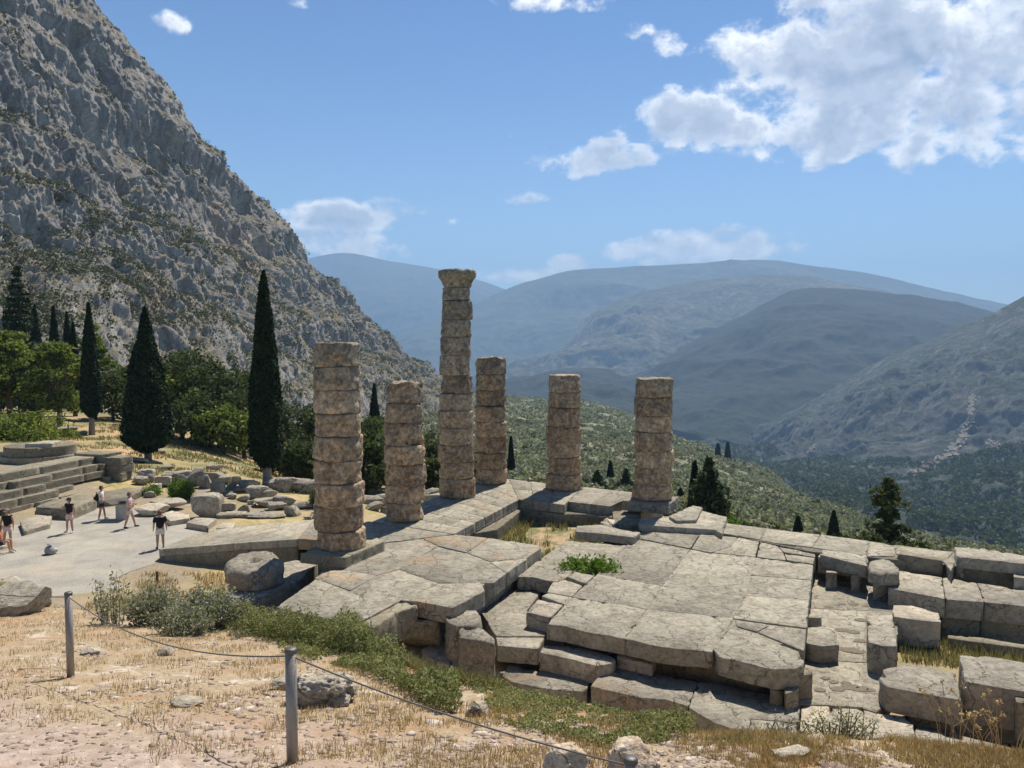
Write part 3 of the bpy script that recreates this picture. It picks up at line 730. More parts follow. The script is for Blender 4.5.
A_fl, A_nl = np.array(P(474, 482.6, 0)[:2]), np.array(P(372, 521.5, 0)[:2])
for cpoly in cells([A_nl, A_nr, A_fr, A_fl], 7, 4, .3, rr):
    block('paving_slab', inset(cpoly, .006), rr.uniform(-.006, .006), .42, parent=terr, m='pave', world=True, rough=.02, edge=.014, )
lft = [P(298,538.6,0)[:2], P(330,537.5,0)[:2], P(384,541,0)[:2], P(372,521.5,0)[:2], P(314,519,0)[:2]]
for q in cells([lft[0], P(380,544,0)[:2], lft[3], lft[4]], 2, 3, .2, rr):
    block('paving_slab', inset(q, .006), rr.uniform(-.006, .006), .42, parent=terr, m='pave', world=True, rough=.02, edge=.014, )
block('paving_slab', inset([P(384,542,0)[:2], P(454,534,0)[:2], A_nl+(A_nr-A_nl)*.98, A_nl], .02), 0, .42, parent=terr, m='pave', world=True) if 0 else None
for q in cells([P(330,545,0)[:2], P(453,534.4,0)[:2], A_nl+.999*(A_nr-A_nl), A_nl], 1, 4, .2, rr):
    pass
for q in cells([P(519,499.5,0)[:2], P(564,505,0)[:2], P(583,487.3,0)[:2], P(509,479,0)[:2]], 2, 3, .2, rr):
    block('paving_slab', inset(q, .006), rr.uniform(-.006, .006), .42, parent=terr, m='pave', world=True, rough=.02, edge=.014, )
block('paving_slab', inset([P(474,482.6,0)[:2], P(519,499.5,0)[:2], P(509,479,0)[:2]], .015), 0, .42, parent=terr, m='pave', world=True)
for q in cells([P(568,501.5,0)[:2], P(610,506.3,0)[:2], P(640,493,0)[:2], P(584,487,0)[:2]], 1, 2, .2, rr):
    block('paving_slab', inset(q, .006), rr.uniform(-.006, .006), .54, parent=terr, m='pave', world=True, rough=.02, edge=.014, )
# ledge course below the terrace and solid core
block('ledge', [(456,537),(497,529.5),(523,509),(564,513),(566,512),(610,517.5),(636,518),(640,505),(520,497),(450,530)], -.46, .75, parent=terr, m='wallst', rough=.02)
core = [(x, y) for x, y in [(-8.2,30.6),(-6.0,28.2),(-2.6,30.6),(.1,37.6),(2.4,36.2),(6.0,36.3),(7.6,38.3),(2.9,40.6),(-.4,43.2),(-2.2,42.4),(-6,33.6),(-8.3,33.2)]]
block('core', core, -.44, 2.6, parent=terr, m='wallst', world=True)

# ------------------------------------------------------------------ ramp from the plaza
ramp = thing('ramp', 'smooth sloping stone ramp rising from the gravel plaza to the terrace', 'ramp')
fl, fr, br, bl = (159,549.5), (298,538.6), (315,519), (214,531)
FL = P(*fl, -1.12); FR = P(*fr, 0); BR = P(*br, 0); BL = P(214, 531, -1.52); FL2 = P(183, 541, -1.50)
FM = P(249, 542.3, -.40)
block('ramp_surface', [FL, FM, FR, BR, BL, FL2], [-1.12, -.40, -.02, -.02, -1.45, -1.40], .30, parent=ramp, m='pave', world=True, rough=.012, edge=.02)
ins = lambda p, q, t: (p[0]+(q[0]-p[0])*t, p[1]+(q[1]-p[1])*t)
block('side_wall', [FL, FM, ins(FM, BL, .9), ins(FL2, BL, .8)], [-1.42, -.71, -1.78, -1.72], .8, parent=ramp, m='wallst', world=True, rough=.02)
block('side_wall', [ins(FL, FM, 1.0), FR, BR, ins(FM, BL, .9)], [-.71, -.33, -.33, -1.78], 1.2, parent=ramp, m='wallst', world=True, rough=.02)

# ------------------------------------------------------------------ big left platform
plat = thing('platform', 'large flat paved platform with an orange stain between the nearest column and the pit', 'platform')
zP = -.05
PL = lambda pts, h=.48, nm='paving_slab', z=zP, m='pave', **k: block(nm, pts, z+rr.uniform(-.012, .012), h, parent=plat, m=m, **{**dict(edge=.014, rough=.014, grow=.022), **k})
PL([(345,569.5),(385,543.5),(420,538),(437,546),(398,569),(376,575)])
PL([(322,571.5),(344.5,570),(375.5,575.5),(350,590),(316,578)])
PL([(316,579.5),(349.5,591.5),(362,598),(345,620),(322,617),(295,611.5),(277,607)])
PL([(376.5,576),(397.5,570),(437.5,583.5),(400,600),(360,621),(346,619.5),(363,598)])
PL([(401,600),(438,584.5),(480,582.5),(484,591),(452,607.5),(417,601)])
PL([(399,568.5),(438,547),(489,562),(506,573),(492,583),(482,582.5),(438,582.5)])
PL([(421.5,537.5),(454,534.5),(487,538),(466,552),(438.5,545.5)])
PL([(488.5,538),(536,545),(541,547.5),(526,558),(490,561),(468,552.5)])
PL([(527,558.5),(506.5,572.5),(490.5,562)])
block('core', [(300,590),(350,600),(440,590),(478,588),(500,574),(530,551),(450,538),(385,545)], -.078, 2.05, parent=plat, m='pave')
block('paving_slab', [(384,542.5),(454,534),(440,530),(372,521.5),(345,530)], -.02, .4, parent=plat, m='pave', rough=.02)
B = lambda nm, pix, z, h, label, cat='stone block', group=None, **k: block(nm, pix, z, h, label, cat, group, **k)
B('stone_slab', [(296,612.5),(322,618),(345,621.5),(322,626),(304,631),(283,623)], -.38, .4, 'pale slab edging the front left corner of the big platform', 'stone slab', m='pale')
B('stone_slab', [(257,614.5),(276,606),(283,609),(281,618),(262,624)], -.62, .35, 'small tilted slab between drum base and big platform', 'stone slab', m='block')
B('stone_slab', [(262,624.5),(281,619),(300,629),(290,640)], -.85, .35, 'low slab in shadow near the grass by the drum base', 'stone slab', m='block')

# drum base slab and the fallen drum
B('drum_base', [(224,596),(251,601.8),(300,579.5),(318,563),(296,560),(240,571)], -.45, .80, 'long tan block carrying the fallen column drum', 'stone block', m='block', edge=.025)
def fallen_drum():
    x, y, z = P(251, 592.5, -.45); y += .93; x = (251-512)/F*y
    nt = 80; th = np.linspace(0, 2*np.pi, nt, endpoint=False); G = GB(); V = []
    lv = [(0, .9), (.05, .97), (.15, 1.0), (.3, 1.0), (.45, 1.01), (.6, 1.0), (.72, .99), (.83, .96), (.92, .92), (.98, .86), (1.0, .78), (1.0, .55), (.985, .3), (.97, .2), (.80, .17), (.78, .05)]
    for t, f in lv:
        p = np.stack([np.cos(th)*f*.95, np.sin(th)*f*.95, np.full(nt, t*.80)], 1)
        n = fbm(p*1.6+40, 6, .6); ch = np.clip(-fbm(p*1.3+3, 3)*2.2-.15, 0, .55)
        p[:, :2] *= (1+.16*n-.34*ch)[:, None]; p[:, 2] += (.07*fbm(p*2.2+7, 4) if t > .1 else 0)+t*(.14*p[:, 1]-.04*p[:, 0]); V.append(p)
    G.add(np.concatenate(V), grid_faces(len(lv), nt, True)); G.ngon([(len(lv)-1)*nt+i for i in range(nt)]); G.ngon([nt-1-i for i in range(nt)])
    o = link('fallen_drum', G.mesh('fallen_drum'), M['boulder'], None, (x, y, -.46)); tag(o, 'weathered round column drum with a hole on top, lying on a tan block', 'column drum')
fallen_drum()

# ------------------------------------------------------------------ central floor
fz = -.40
floor = thing('temple_floor', 'broad floor of large worn limestone slabs in the middle of the ruin', 'stone floor')
FLs = lambda pts, h=.45, z=fz, m='floor', **k: block('paving_slab', pts, z+rr.uniform(-.012, .012), h, parent=floor, m=m, **{**dict(edge=.02, rough=.016, grow=.004), **k})
E0 = [(634,538.5),(597,574),(572,597),(547,624)]; L1_ = [(690,549.5),(662,586),(646.5,609),(625,638.5)]
L2_ = [(756,557.5),(746,596),(733,618),(712,651.5)]; E3 = [(813,565),(809,600),(806.5,628),(804,652)]
FLs([E0[0], L1_[0], L1_[1], E0[1]]); FLs([E0[1], L1_[1], L1_[2], E0[2]])
FLs([E0[2], L1_[2], L1_[3], (588,632), (566,626.5), E0[3]], edge=.034, rough=.035)
FLs([L1_[0], L2_[0], L2_[1], L1_[1]]); FLs([L1_[1], L2_[1], L2_[2], L1_[2]])
FLs([L1_[2], L2_[2], (728,629), L2_[3], (662,647), L1_[3]], edge=.034, rough=.035)
FLs([L2_[0], E3[0], (811.5,580), (751,575)]); FLs([(751,575.5), (811.5,580.5), E3[1], L2_[1]]); FLs([L2_[1], E3[1], E3[2], L2_[2]])
FLs([(735,619.5), (769,625.5), (757,631.5), (737,626)]); FLs([(770,626), (806,629.5), (804,651), (758,632)])
FLs([(731,628.5), (756,633), (803,653.5), (804,662), (796,668), (773,669.5), (732,659.5), (720,656.5), (713,647)], h=.50, edge=.034, rough=.05, m='floor')
FLs([(646,527.5),(667,528.5),(699.5,534),(690,548.3),(636,537.5)]); FLs([(701,534),(737,537.5),(731,546),(711,552.3),(691.5,548.6)], z=-.37)
FLs([(739,537.7),(759,541.5),(755,557),(713,552.5)]); FLs([(760.5,541.5),(775,544),(783,552),(786,560),(757,557)]); FLs([(776,544),(812,548.5),(816,557),(784,552)], z=-.43)
FLs([(787,560),(785,554),(815,558),(813,564)], z=-.44)
block('supporting_course', [(640,546),(806,566),(803,630),(790,645),(735,638),(700,630),(640,620),(585,607),(606,580)], fz-.035, .82, parent=floor, m='floor')
def core_poly(pix, z, dy): return [(P(x, y, z)[0], P(x, y, z)[1]+dy) for x, y in pix]
block('core', core_poly([(565,625),(625,637),(708,650),(770,665),(800,650),(810,566),(648,532),(600,577)], fz, .75), -.84, 1.3, parent=floor, m='wallst', world=True)
block('support_block', [(796,668),(812,667),(813,674),(797,676)], -.66, .62, parent=floor, m='wallst')
block('support_block', [(770,684),(784,686),(784,692),(770,690)], -.95, .45, parent=floor, m='wallst')
block('support_block', [(784,687),(798,684),(799,690),(785,694)], -.85, .55, parent=floor, m='wallst')

# smaller slabs left of the floor, pit floor, lower courses
B('stone_block', [(567,576.5),(574.6,571.6),(594,575.5),(585,583.4)], -.34, .45, 'small block beside the bright green plant')
B('stone_slab', [(552,582.5),(560,578),(583,585),(572,596.5),(547,592)], -.44, .40, 'square slab just left of the floor, behind a thin cracked one', 'stone slab')
B('stone_slab', [(541.6,596),(548,592.8),(572,597.3),(565,604.5)], -.46, .38, 'thin cracked slab wedged left of the floor', 'stone slab')
B('stone_block', [(538,599.5),(563,605),(550,617.5),(526,612)], -.42, .50, 'pale block projecting over the sandy pit at the left corner of the floor', m='pale')
B('stone_slab', [(517,577),(540,559),(566,540.5),(627,545.5),(597,573),(575,571),(558,582),(545,580),(533,577)], -.42, .46, 'wide broken slab behind the green plant, edge eaten away over the pit', 'stone slab', m='pave', edge=.034, rough=.035)
B('stone_block', [(576.6,526),(600,524.5),(626,530.5),(641,532),(633,537.5),(607,534),(575.6,531.5)], -.12, .32, 'long broken block lying across the slabs near the sunken grass', edge=.034, rough=.035)
B('stone_block', [(600,522),(606,517),(615,519.5),(615,526)], -.25, .4, 'little pale stone stuck between the ledge and the long broken block', m='pale', edge=.08, rough=.035)
B('pit_floor', [(482,613),(514,588),(541,592),(527,610),(532,622),(546,630),(545,636),(496,636)], -.88, .4, 'sandy flat stone at the bottom of the pit beside the big platform', 'stone slab', m='pave')
B('stone_block', [(496,635.5),(545.5,635.2),(537.7,649),(497.5,645.5)], -.92, .46, 'dark-faced block of the lower course, left end, behind the cut boulder')
B('stone_block', [(545.5,645),(580,647),(617,657.5),(613,662.5),(599,666),(566,658),(539.6,652.5)], -.98, .52, 'long block of the lower course beneath the broken floor edge', edge=.034, rough=.04)
B('moulded_block', [(618.6,649),(636,647),(656,648.5),(657,656),(651.8,665),(634,661),(616.6,657)], -.98, .32, 'small whitish moulded block lying on the front slabs', m='pale', edge=.045)
B('stone_slab', [(605.5,668),(650,672.5),(697.5,682),(688,706),(665,699),(642,697.5),(591,686)], -1.28, .46, 'front row slab right below the whitish block, dark front edge', 'stone slab', m='pave', grow=.018, edge=.034)
B('stone_slab', [(699,682),(720,684),(747.5,691),(778.6,696.5),(800,706),(797,722),(750,718.5),(748,733),(716,723),(689,707)], -1.28, .48, 'widest front row slab with an angular crack, near the weeds', 'stone slab', m='pave', grow=.018, edge=.034)
B('stone_slab', [(751,719.5),(796.5,723),(795,735),(770,742),(749,737)], -1.288, .45, 'broken corner piece of the widest front slab', 'stone slab', m='pave', grow=.018, edge=.034)
B('stone_slab', [(421.5,649),(439,640.5),(457,649),(449,665.5),(430,659)], -1.38, .4, 'left end slab of the front row beside the green plants', 'stone slab', m='pale', edge=.034)
B('stone_slab', [(458,649.5),(494,665.7),(487,671),(472,670),(450,666)], -1.38, .4, 'front row slab directly below the cut boulder', 'stone slab', m='pale', edge=.034)
B('stone_slab', [(497,671),(515,663),(538,671.5),(554,669.5),(589.5,681),(585,692),(561,690),(536.7,687),(510,681)], -1.48, .42, 'long low front slab edged with grass, left of the dark-fronted slab', 'stone slab', m='pave', edge=.034, rough=.035)
# boulders by the platform front
B('boulder', [(446,613.5),(462,609),(477,610),(482,616),(481,623),(466,626),(452,625),(444,619)], -.33, 1.08, 'rounded grey boulder against the front of the big platform', 'boulder', m='boulder', edge=.10, rough=.07)
B('boulder', [(458,629),(470,623.5),(482,628),(496,638),(494,644),(476,640),(458,637)], -.45, .95, 'pale-topped cut boulder standing on the front slabs', 'boulder', m='boulder', edge=.06, rough=.04)
x, y, z = P(418, 650, -1.4); rock('boulder', x, y+.5, -1.45, (1.25, .9, .95), .1, 'dark shaded boulder tucked under the platform front', m='wallst', seed=5, boxy=.45)
x, y, z = P(385, 633, -1.2); rock('boulder', x, y+.5, -1.1, (.75, .6, .55), .5, 'small light stone under the platform corner, above the green plants', m='pale', seed=6, boxy=.5)
B('stone_block', [(361,622),(392,605),(416,601.5),(418,606),(398,612),(372,628)], -.12, .9, 'rough purplish-grey block propping up the front corner of the platform', m='wallst', edge=.034, rough=.09)

# big slabs under the right-hand column
B('stone_slab', [(676,520.5),(669,516),(692,505.5),(703,507),(702,508.5),(696,520)], -.02, .15, 'thin loose slab just right of the rightmost column plinth', 'stone slab', m='pave')
B('stone_slab', [(638,520),(646,517.5),(668,516.5),(690,508),(727.5,517),(726,521),(722,533.5),(714,529.5),(640,524.8)], -.15, .27, 'big projecting slab below the rightmost column, with a broken right end', 'stone slab', m='pave', edge=.034, rough=.035)

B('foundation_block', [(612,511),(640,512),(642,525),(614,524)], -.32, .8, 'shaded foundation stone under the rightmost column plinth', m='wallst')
# far strip along the valley side
strip_ = thing('border_paving', 'line of worn slabs along the valley edge behind the floor', 'stone paving')
T = lambda pts, z=-.34, h=.6: block('paving_slab', pts, z+rr.uniform(-.01, .01), h, parent=strip_, m='floor')
T([(727,523),(765,529),(760,539.5),(716,532)]); T([(766,529.2),(820,534.5),(812,547),(776,543),(761,540)]); T([(821,534.5),(869,541),(866,556),(822,549),(813,547)])
T([(870,541),(897,546.3),(894,556),(867,556)]); T([(898,546.4),(953,551.8),(944,562),(896,553.5)])
T([(954,551.8),(1040,562),(1040,572),(945,562)]); T([(822,550),(866,557),(862,562),(818,557)], -.40)
block('core', core_poly([(727,523),(820,534.5),(953,551.8),(1040,562),(1040,575),(900,560),(815,552),(716,532)], -.3, .3), -.37, 2.9, parent=strip_, m='wallst', world=True)

# aisle floor
aisle = thing('aisle_floor', 'sunken lane of stone flags with dark patches for dowel hollows, right of the floor', 'stone lane')
zA = -1.30
AQ = [(808,566),(885,572),(893,600),(893,640),(868,675),(876,700),(800,705),(797,660)]
for pts in ([(806,566),(850,569),(846,610),(797,607)], [(850.5,569),(893,574),(897,612),(846.5,610)], [(797,608),(828,609.5),(828,660),(792,658)], [(828.5,609.5),(866,611),(862,662),(828.5,660)],
            [(866.5,611),(898,612.5),(895,664),(862.5,662)], [(792,659),(828,661),(829,705),(796,703)], [(828.5,661),(862,663),(863,707),(829.5,705)], [(862.5,663),(895,665),(884,705),(876,712),(863.5,708)]):
    block('flag', pts, zA+rr.uniform(-.01, .005), .5, parent=aisle, m='floor', grow=.02, edge=.012)
hol = []
for (px, py) in [(842,604),(854,604),(868,606),(884,608),(842,630),(853,632),(860,641),(829,607),(836,648),(850,650),(858,652),(825,678),(834,682),(846,683),(852,687),(838,689),(862,689),(870,690),(820,690),(861,620),(846,586)]:
    hol.append(P(px, py, zA))
G = GB()
for (x, y, z) in hol:
    a = np.linspace(0, 2*np.pi, 14, endpoint=False); r = rr.uniform(.09, .19)
    k = 1+.35*perlin(np.c_[np.cos(a)*1.5+x, np.sin(a)*1.5+y, a*0])
    r1 = np.c_[x+np.cos(a)*r*1.4*k, y+np.sin(a)*r*k, np.full(14, zA+.004)]; r2 = np.c_[x+np.cos(a)*r*1.2*k, y+np.sin(a)*r*.8*k, np.full(14, zA+.016)]
    r3 = np.c_[x+np.cos(a)*r*.9*k, y+np.sin(a)*r*.6*k, np.full(14, zA+.012)]
    G.add(np.concatenate([r1, r2, r3]), grid_faces(3, 14, True)); n0 = G.n-14; G.ngon([n0+i for i in range(14)])
hm = simple('hollow_shade_tone', (.17, .145, .11), .95, .3, 20)  # dark patches laid on the flags stand in for shade inside hollows
o = link('hollow_shade_patch', G.mesh('hollow_shade_patch'), hm, aisle); o['kind'] = 'stuff'
for pts in ([(802,705.5),(829,706),(832,724),(826,738),(799,730)], [(830,706),(862,709),(866,722),(864,742),(828,738)], [(863,709),(876,713),(902,716),(914,725),(915,740),(886,737),(866,741)]):
    block('flag', pts, zA-.04, .5, parent=aisle, m='pale')
B('stone_slab', [(915,727),(960,735),(1024,751),(1050,757),(1050,772),(1000,763),(950,752),(915,741)], -1.42, .5, 'long low sandy slab running out of the frame at lower right', 'stone slab', m='pave', rough=.035)

# loose blocks along the lane
B('stone_block', [(807,617),(811,612.5),(822,613.5),(821.5,618)], -.95, .36, 'smallest cube of stone against the floor edge in the lane')
B('stone_block', [(806,643),(808,627.5),(822,626.5),(835,628.6),(839,644.5),(822,646.5)], -.80, .50, 'squat block in the lane, pushed against the floor edge')
ben = thing('stone_bench', 'thick stone slab set on two short legs at the head of the lane', 'stone bench')
block('slab', [(820,554.5),(822,549.5),(866,555),(868.5,560),(867,566),(850,562)], -.27, .44, parent=ben, edge=.034)
block('leg', [(826,570.5),(837,571),(837,573),(826,572.5)], -.70, .62, parent=ben); block('leg', [(851,573.5),(861.6,574),(861.6,576),(851,575.5)], -.70, .62, parent=ben)
one = thing('propped_block', 'rounded broken block propped on a single stone next to the bench', 'stone block')
block('slab', [(868.5,568),(869,560.5),(885,558),(894,562),(900,568),(898,573),(886,573.5),(870,571.5)], -.22, .42, parent=one, edge=.1, rough=.035)
block('leg', [(873,578),(888,578.5),(889,581),(874,581)], -.62, .75, parent=one)
B('stone_block', [(867,615.5),(892.5,615),(897.5,646),(882,646),(868,641.5)], -.50, .82, 'tall oblong block standing on the right side of the lane', edge=.045)
B('stone_block', [(893,605),(912,605.5),(939,613),(941,622),(915,620),(893,616)], -1.05, .85, 'rough white-topped block behind the tall oblong one, in the grassy hollow', m='pale', edge=.034, rough=.035)
row = thing('raised_course', 'long raised course of three joined blocks with a dark front, right side', 'stone course')
for pts in ([(888,588),(899,570.5),(942,577),(945,599)], [(945.5,599),(942.5,577),(977,583),(984,602)], [(984.5,602),(977.5,583),(1050,593),(1060,610)]):
    block('course_block', pts, -.70, .62, parent=row, m='block')
for pts in ([(890,589),(899,571.5),(942,578),(944,598)], [(944.5,599),(942.5,578),(977,584),(983,601)], [(983.5,601),(977.5,584),(1050,594),(1060,609)]):
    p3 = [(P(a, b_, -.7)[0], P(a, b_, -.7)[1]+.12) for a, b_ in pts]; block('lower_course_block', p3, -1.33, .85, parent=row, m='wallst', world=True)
B('parapet_block', [(896,553.5),(903,551),(942,558),(943,561)], -.17, .56, 'dark-faced upright block with white scratches at the back right', m='wallst')
B('stone_block', [(943,560),(952,557),(955,562),(951,571)], -.30, .42, 'small pale cube wedged next to the stone table')
tb = thing('stone_table', 'large flat slab resting on two stones at the right edge, black gap under it', 'stone table')
block('slab', [(954,547),(985,548.5),(1021,555),(1040,560),(1040,566),(1010,562),(957,556.5)], .04, .40, parent=tb, edge=.045)
block('leg', [(955,561),(963,562),(964,567),(956,566)], -.33, .40, parent=tb); block('leg', [(1014,571),(1040,573),(1040,579),(1014,577)], -.33, .40, parent=tb)
block('back_stone', [(962,561.5),(1016,568),(1016,570),(962,563.5)], -.36, .37, parent=tb, m='wallst')
B('stone_block', [(947.5,635),(975,636.5),(1040,647),(1045,651),(1000,645),(948,638)], -1.68, .55, 'long low block with a thin bright top edge in the grassy hollow', m='wallst', edge=.034)
B('stone_block', [(879,670),(905,664.5),(930,668),(956.5,673),(962,700.5),(925,694),(886,686.5),(880,680)], -.70, .62, 'broad tan block at the foot of the lane with a rough left end', edge=.034, rough=.035)
B('stone_block', [(959,655),(992,656.5),(1030,663.5),(1060,670),(1066,700),(1015,690),(965,681.5)], -.38, .98, 'high block at the right edge with dark front and a crack on top', edge=.03)
B('stone_block', [(1014,690.5),(1050,697),(1050,706),(1016,702)], -.52, .9, 'narrow dark block cut by the right frame edge in front of the high block', m='wallst')
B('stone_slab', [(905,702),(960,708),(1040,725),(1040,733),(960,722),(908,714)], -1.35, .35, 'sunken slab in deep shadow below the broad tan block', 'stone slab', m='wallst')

# sunken grass bed between terrace and slabs
bed = [P(x, y, -1.0) for x, y in [(497,531),(524,512),(566,516),(612,520),(624,527),(600,545),(556,575),(520,580),(500,565)]]
def bed_mat(g, b):
    p = pos(g); n = g.noise(p, 1.2, 5, .65); n2 = g.noise(p, 12, 5, .75)
    c = g.mix(g.ramp(n, [(.42, 0.0), (.55, 1.0)]), g.ramp(n2, [(.3, (.30, .20, .12)), (.7, (.56, .42, .27))]), g.ramp(n2, [(.3, (.10, .12, .05)), (.7, (.27, .25, .12))]))
    g.put(b.inputs['Base Color'], c); bump(g, b, n2, .7, .04)
M['bed'] = mat('dry_bed_soil', bed_mat)
structure(poly_sheet('soil_bed', bed, -1.0, M['bed'], .4, .1))

# ------------------------------------------------------------------ stepped altar wall on the left
wall = thing('stepped_wall', 'grey stepped ashlar wall beside the gravel plaza', 'stone wall')
a0 = np.array(P(-60, 533, -1.6)[:2]); a1 = np.array(P(118, 489, -1.6)[:2]); dr = (a1-a0); Lw = np.linalg.norm(dr); dr /= Lw; nn = np.array([-dr[1], dr[0]]); 
if nn[0] > 0: nn = -nn
# back side is away from the plaza: left/behind
hs = .40
for k in range(5):
    G = GB(); s = 0; e_end = Lw-(0 if k else .0)
    sb = .42*k
    V0 = 0; t = -1.0
    while t < e_end-.2:
        ln = rr.uniform(1.3, 3.2); t2 = min(e_end, t+ln); jut = rr.choice([0, 0, 0, .05, .12, .36]) if k < 4 else 0
        if rr.rand() < .10 and k < 2: t = t2; continue
        f0 = a0+dr*(t+.012)+nn*(sb-jut); f1 = a0+dr*(t2-.012)+nn*(sb-jut); bq = nn*(1.35+jut)
        pts = [f0, f1, f1+bq, f0+bq]; me = slab_mesh('x', pts, -1.6+hs*(k+1)+rr.uniform(-.01, .01), hs-.01, .02, .02, .3, rr.randint(999))
        n_ = len(me.vertices); co = np.empty(n_*3); me.vertices.foreach_get('co', co); G.add(co.reshape(-1, 3), np.zeros((0, 3), int)); off_ = G.n-n_
        for pl in me.polygons: G.ngon([off_+v for v in pl.vertices])
        bpy.data.meshes.remove(me); t = t2
    link('step_course', G.mesh('step_course'), M['wallst'], wall)
back = [a0+nn*2.3-dr*1, a1+nn*2.3, a1+nn*3.4, a0+nn*4.0-dr*1]
block('coping', [tuple(q) for q in (a0+nn*2.0-dr*1, a1+nn*1.7, a1+nn*3.2, a0+nn*3.5-dr)], .42, .42, parent=wall, m='wallst', world=True)
pe = a1+dr*.1
for kk in range(4):
    o1, o2 = rr.uniform(-.08, .08, 2); block('pier_course', [tuple(pe-nn*(.1+o1)), tuple(pe+dr*(1.2+o2)-nn*(.1-o1)), tuple(pe+dr*(1.2+o1)+nn*3.3), tuple(pe+nn*3.3)], -1.12+.5*kk, .49, parent=wall, m='wallst', world=True, edge=.034, rough=.035)
block('end_cap', [tuple(pe+dr*-.1+nn*1.3), tuple(pe+dr*1.5+nn*1.0), tuple(pe+dr*1.5+nn*3.4), tuple(pe+nn*3.4)], .56, .17, parent=wall, m='wallst', world=True)
block('core', [tuple(q) for q in (a0+nn*1.3-dr, a1+nn*1.3, a1+nn*3.3, a0+nn*3.6-dr)], -.2, 1.6, parent=wall, m='wallst', world=True)
# round base behind the wall
def disc(r, z0, h, cx, cy, parent, m='wallst', nm='round_course'):
    nt = 56; th = np.linspace(0, 2*np.pi, nt, endpoint=False)
    pts = np.c_[cx+np.cos(th)*r*(1+.03*np.cos(3*th)), cy+np.sin(th)*r*.95]
    return block(nm, [tuple(q) for q in pts], z0+h, h, parent=parent, m=m, world=True, seg=9, edge=.034, rough=.035)
cb = PD(41, 465, 52); rb = thing('round_base', 'round drum-shaped stone base behind the stepped wall', 'stone base')
disc(2.35, -.5, .72, cb[0], cb[1], rb); disc(2.15, .23, .62, cb[0], cb[1], rb)
block('cap_stone', [(cb[0]-.1, cb[1]-1.5), (cb[0]+1.5, cb[1]-1.2), (cb[0]+1.3, cb[1]+.4), (cb[0]+.1, cb[1]+.2)], 1.08, .24, parent=rb, m='pale', world=True)
for i, (px, py, w_, lab) in enumerate([(12, 452, 2.6, 'pale stone slab at the far left behind the round base'), (-8, 456, 2.2, 'weathered slab leaning at the left frame edge behind the wall'), (82, 462, 1.8, 'flat rubble block right of the round base, on top of the wall')]):
    x, y, z = PD(px, py, 54); block('stone_slab', [(x-w_/2, y-.5), (x+w_/2, y-.6), (x+w_/2-.2, y+.6), (x-w_/2+.1, y+.5)], z+.1, .5, lab, 'stone slab', m='block', world=True)

# slabs and foundations between wall and plaza
zp = -1.6
B('stone_slab', [(20,521),(40,513),(52,516),(50,524),(24,531)], -1.35, .35, 'flat pale slab lying before the stepped wall at the left', 'stone slab', m='pale')
B('foundation_block', [(34,507),(56,498),(92,493),(97,499),(72,509)], -1.0, .62, 'large irregular foundation block in front of the stepped wall', m='wallst', edge=.08, rough=.035)
B('stone_slab', [(96,493),(130,487),(142,491),(128,497),(100,501)], -1.2, .45, 'low grey slab behind the information board', 'stone slab', m='wallst')
B('stone_slab', [(161,514),(172,510.5),(190,515),(189,518),(170,521)], -1.33, .3, 'flat slab left of the leaning block', 'stone slab', m='pale')
B('stone_slab', [(186,522.5),(196,517.5),(217,518.5),(207,526)], -1.30, .32, 'flat slab in front of the leaning block', 'stone slab', m='pale')
B('stone_slab', [(216,528),(221,523),(236,522.5),(232,528.5)], -1.35, .3, 'small flat slab touching the ramp edge', 'stone slab', m='pale')
x, y, z = PD(168, 509, 43); rock('lens_boulder', x, y, -1.55, (2.0, 1.4, .55), .1, 'low lens-shaped boulder behind the flat slab left of the leaning block', m='pale', seed=14, boxy=.9, rough=.035)
x, y, z = PD(152, 515, 41.5); rock('mound_boulder', x, y, -1.65, (2.0, 1.6, .65), -.1, 'pale mound-shaped rock next to the woman in black', m='pale', seed=15, boxy=.9, rough=.035)
x, y, z = PD(199, 518, 40.5); rock('leaning_block', x, y+.5, -1.6, (1.65, 1.15, 1.3), .2, 'big leaning grey block with a bright rounded top, tallest in the rubble', 'stone block', m='block', seed=16, boxy=.42, rough=.09, tilt=(.0, .15))
x, y, z = PD(218, 507, 44); block('stone_block', [(x-.28, y-.3), (x+.28, y-.3), (x+.28, y+.3), (x-.28, y+.3)], -1.05, .55, 'little stone cube right behind the leaning block', 'stone block', world=True)
x, y, z = PD(218, 496, 47); block('stone_block', [(x-.35, y-.3), (x+.38, y-.3), (x+.38, y+.3), (x-.35, y+.3)], -.85, .62, 'grey cube on the low rubble wall, behind the smaller cube', 'stone block', world=True)
x, y, z = PD(155, 494, 47); block('white_stone', [(x-.2, y-.2), (x+.3, y-.2), (x+.3, y+.3), (x-.2, y+.3)], -.95, .75, 'white upright stone near the end of the stepped wall', 'stone block', m='pale', world=True)
GR = 'rubble stones strewn between plaza and hillside'
LBR = 'small grey rubble stone lying among others between the plaza and the dry hillside'
from functools import reduce
ORD = ['leftmost', 'second', 'third', 'fourth', 'fifth', 'sixth', 'seventh', 'eighth', 'ninth', 'tenth', 'eleventh', 'twelfth', 'thirteenth', 'fourteenth', 'fifteenth', 'sixteenth', 'seventeenth', 'eighteenth', 'nineteenth', 'twentieth', 'twenty-first', 'twenty-second', 'twenty-third', 'twenty-fourth', 'twenty-fifth', 'twenty-sixth', 'twenty-seventh', 'twenty-eighth', 'twenty-ninth', 'thirtieth', 'thirty-first', 'thirty-second', 'thirty-third', 'thirty-fourth', 'thirty-fifth', 'thirty-sixth', 'thirty-seventh', 'thirty-eighth', 'thirty-ninth', 'fortieth', 'forty-first', 'forty-second', 'forty-third', 'forty-fourth', 'forty-fifth', 'forty-sixth']
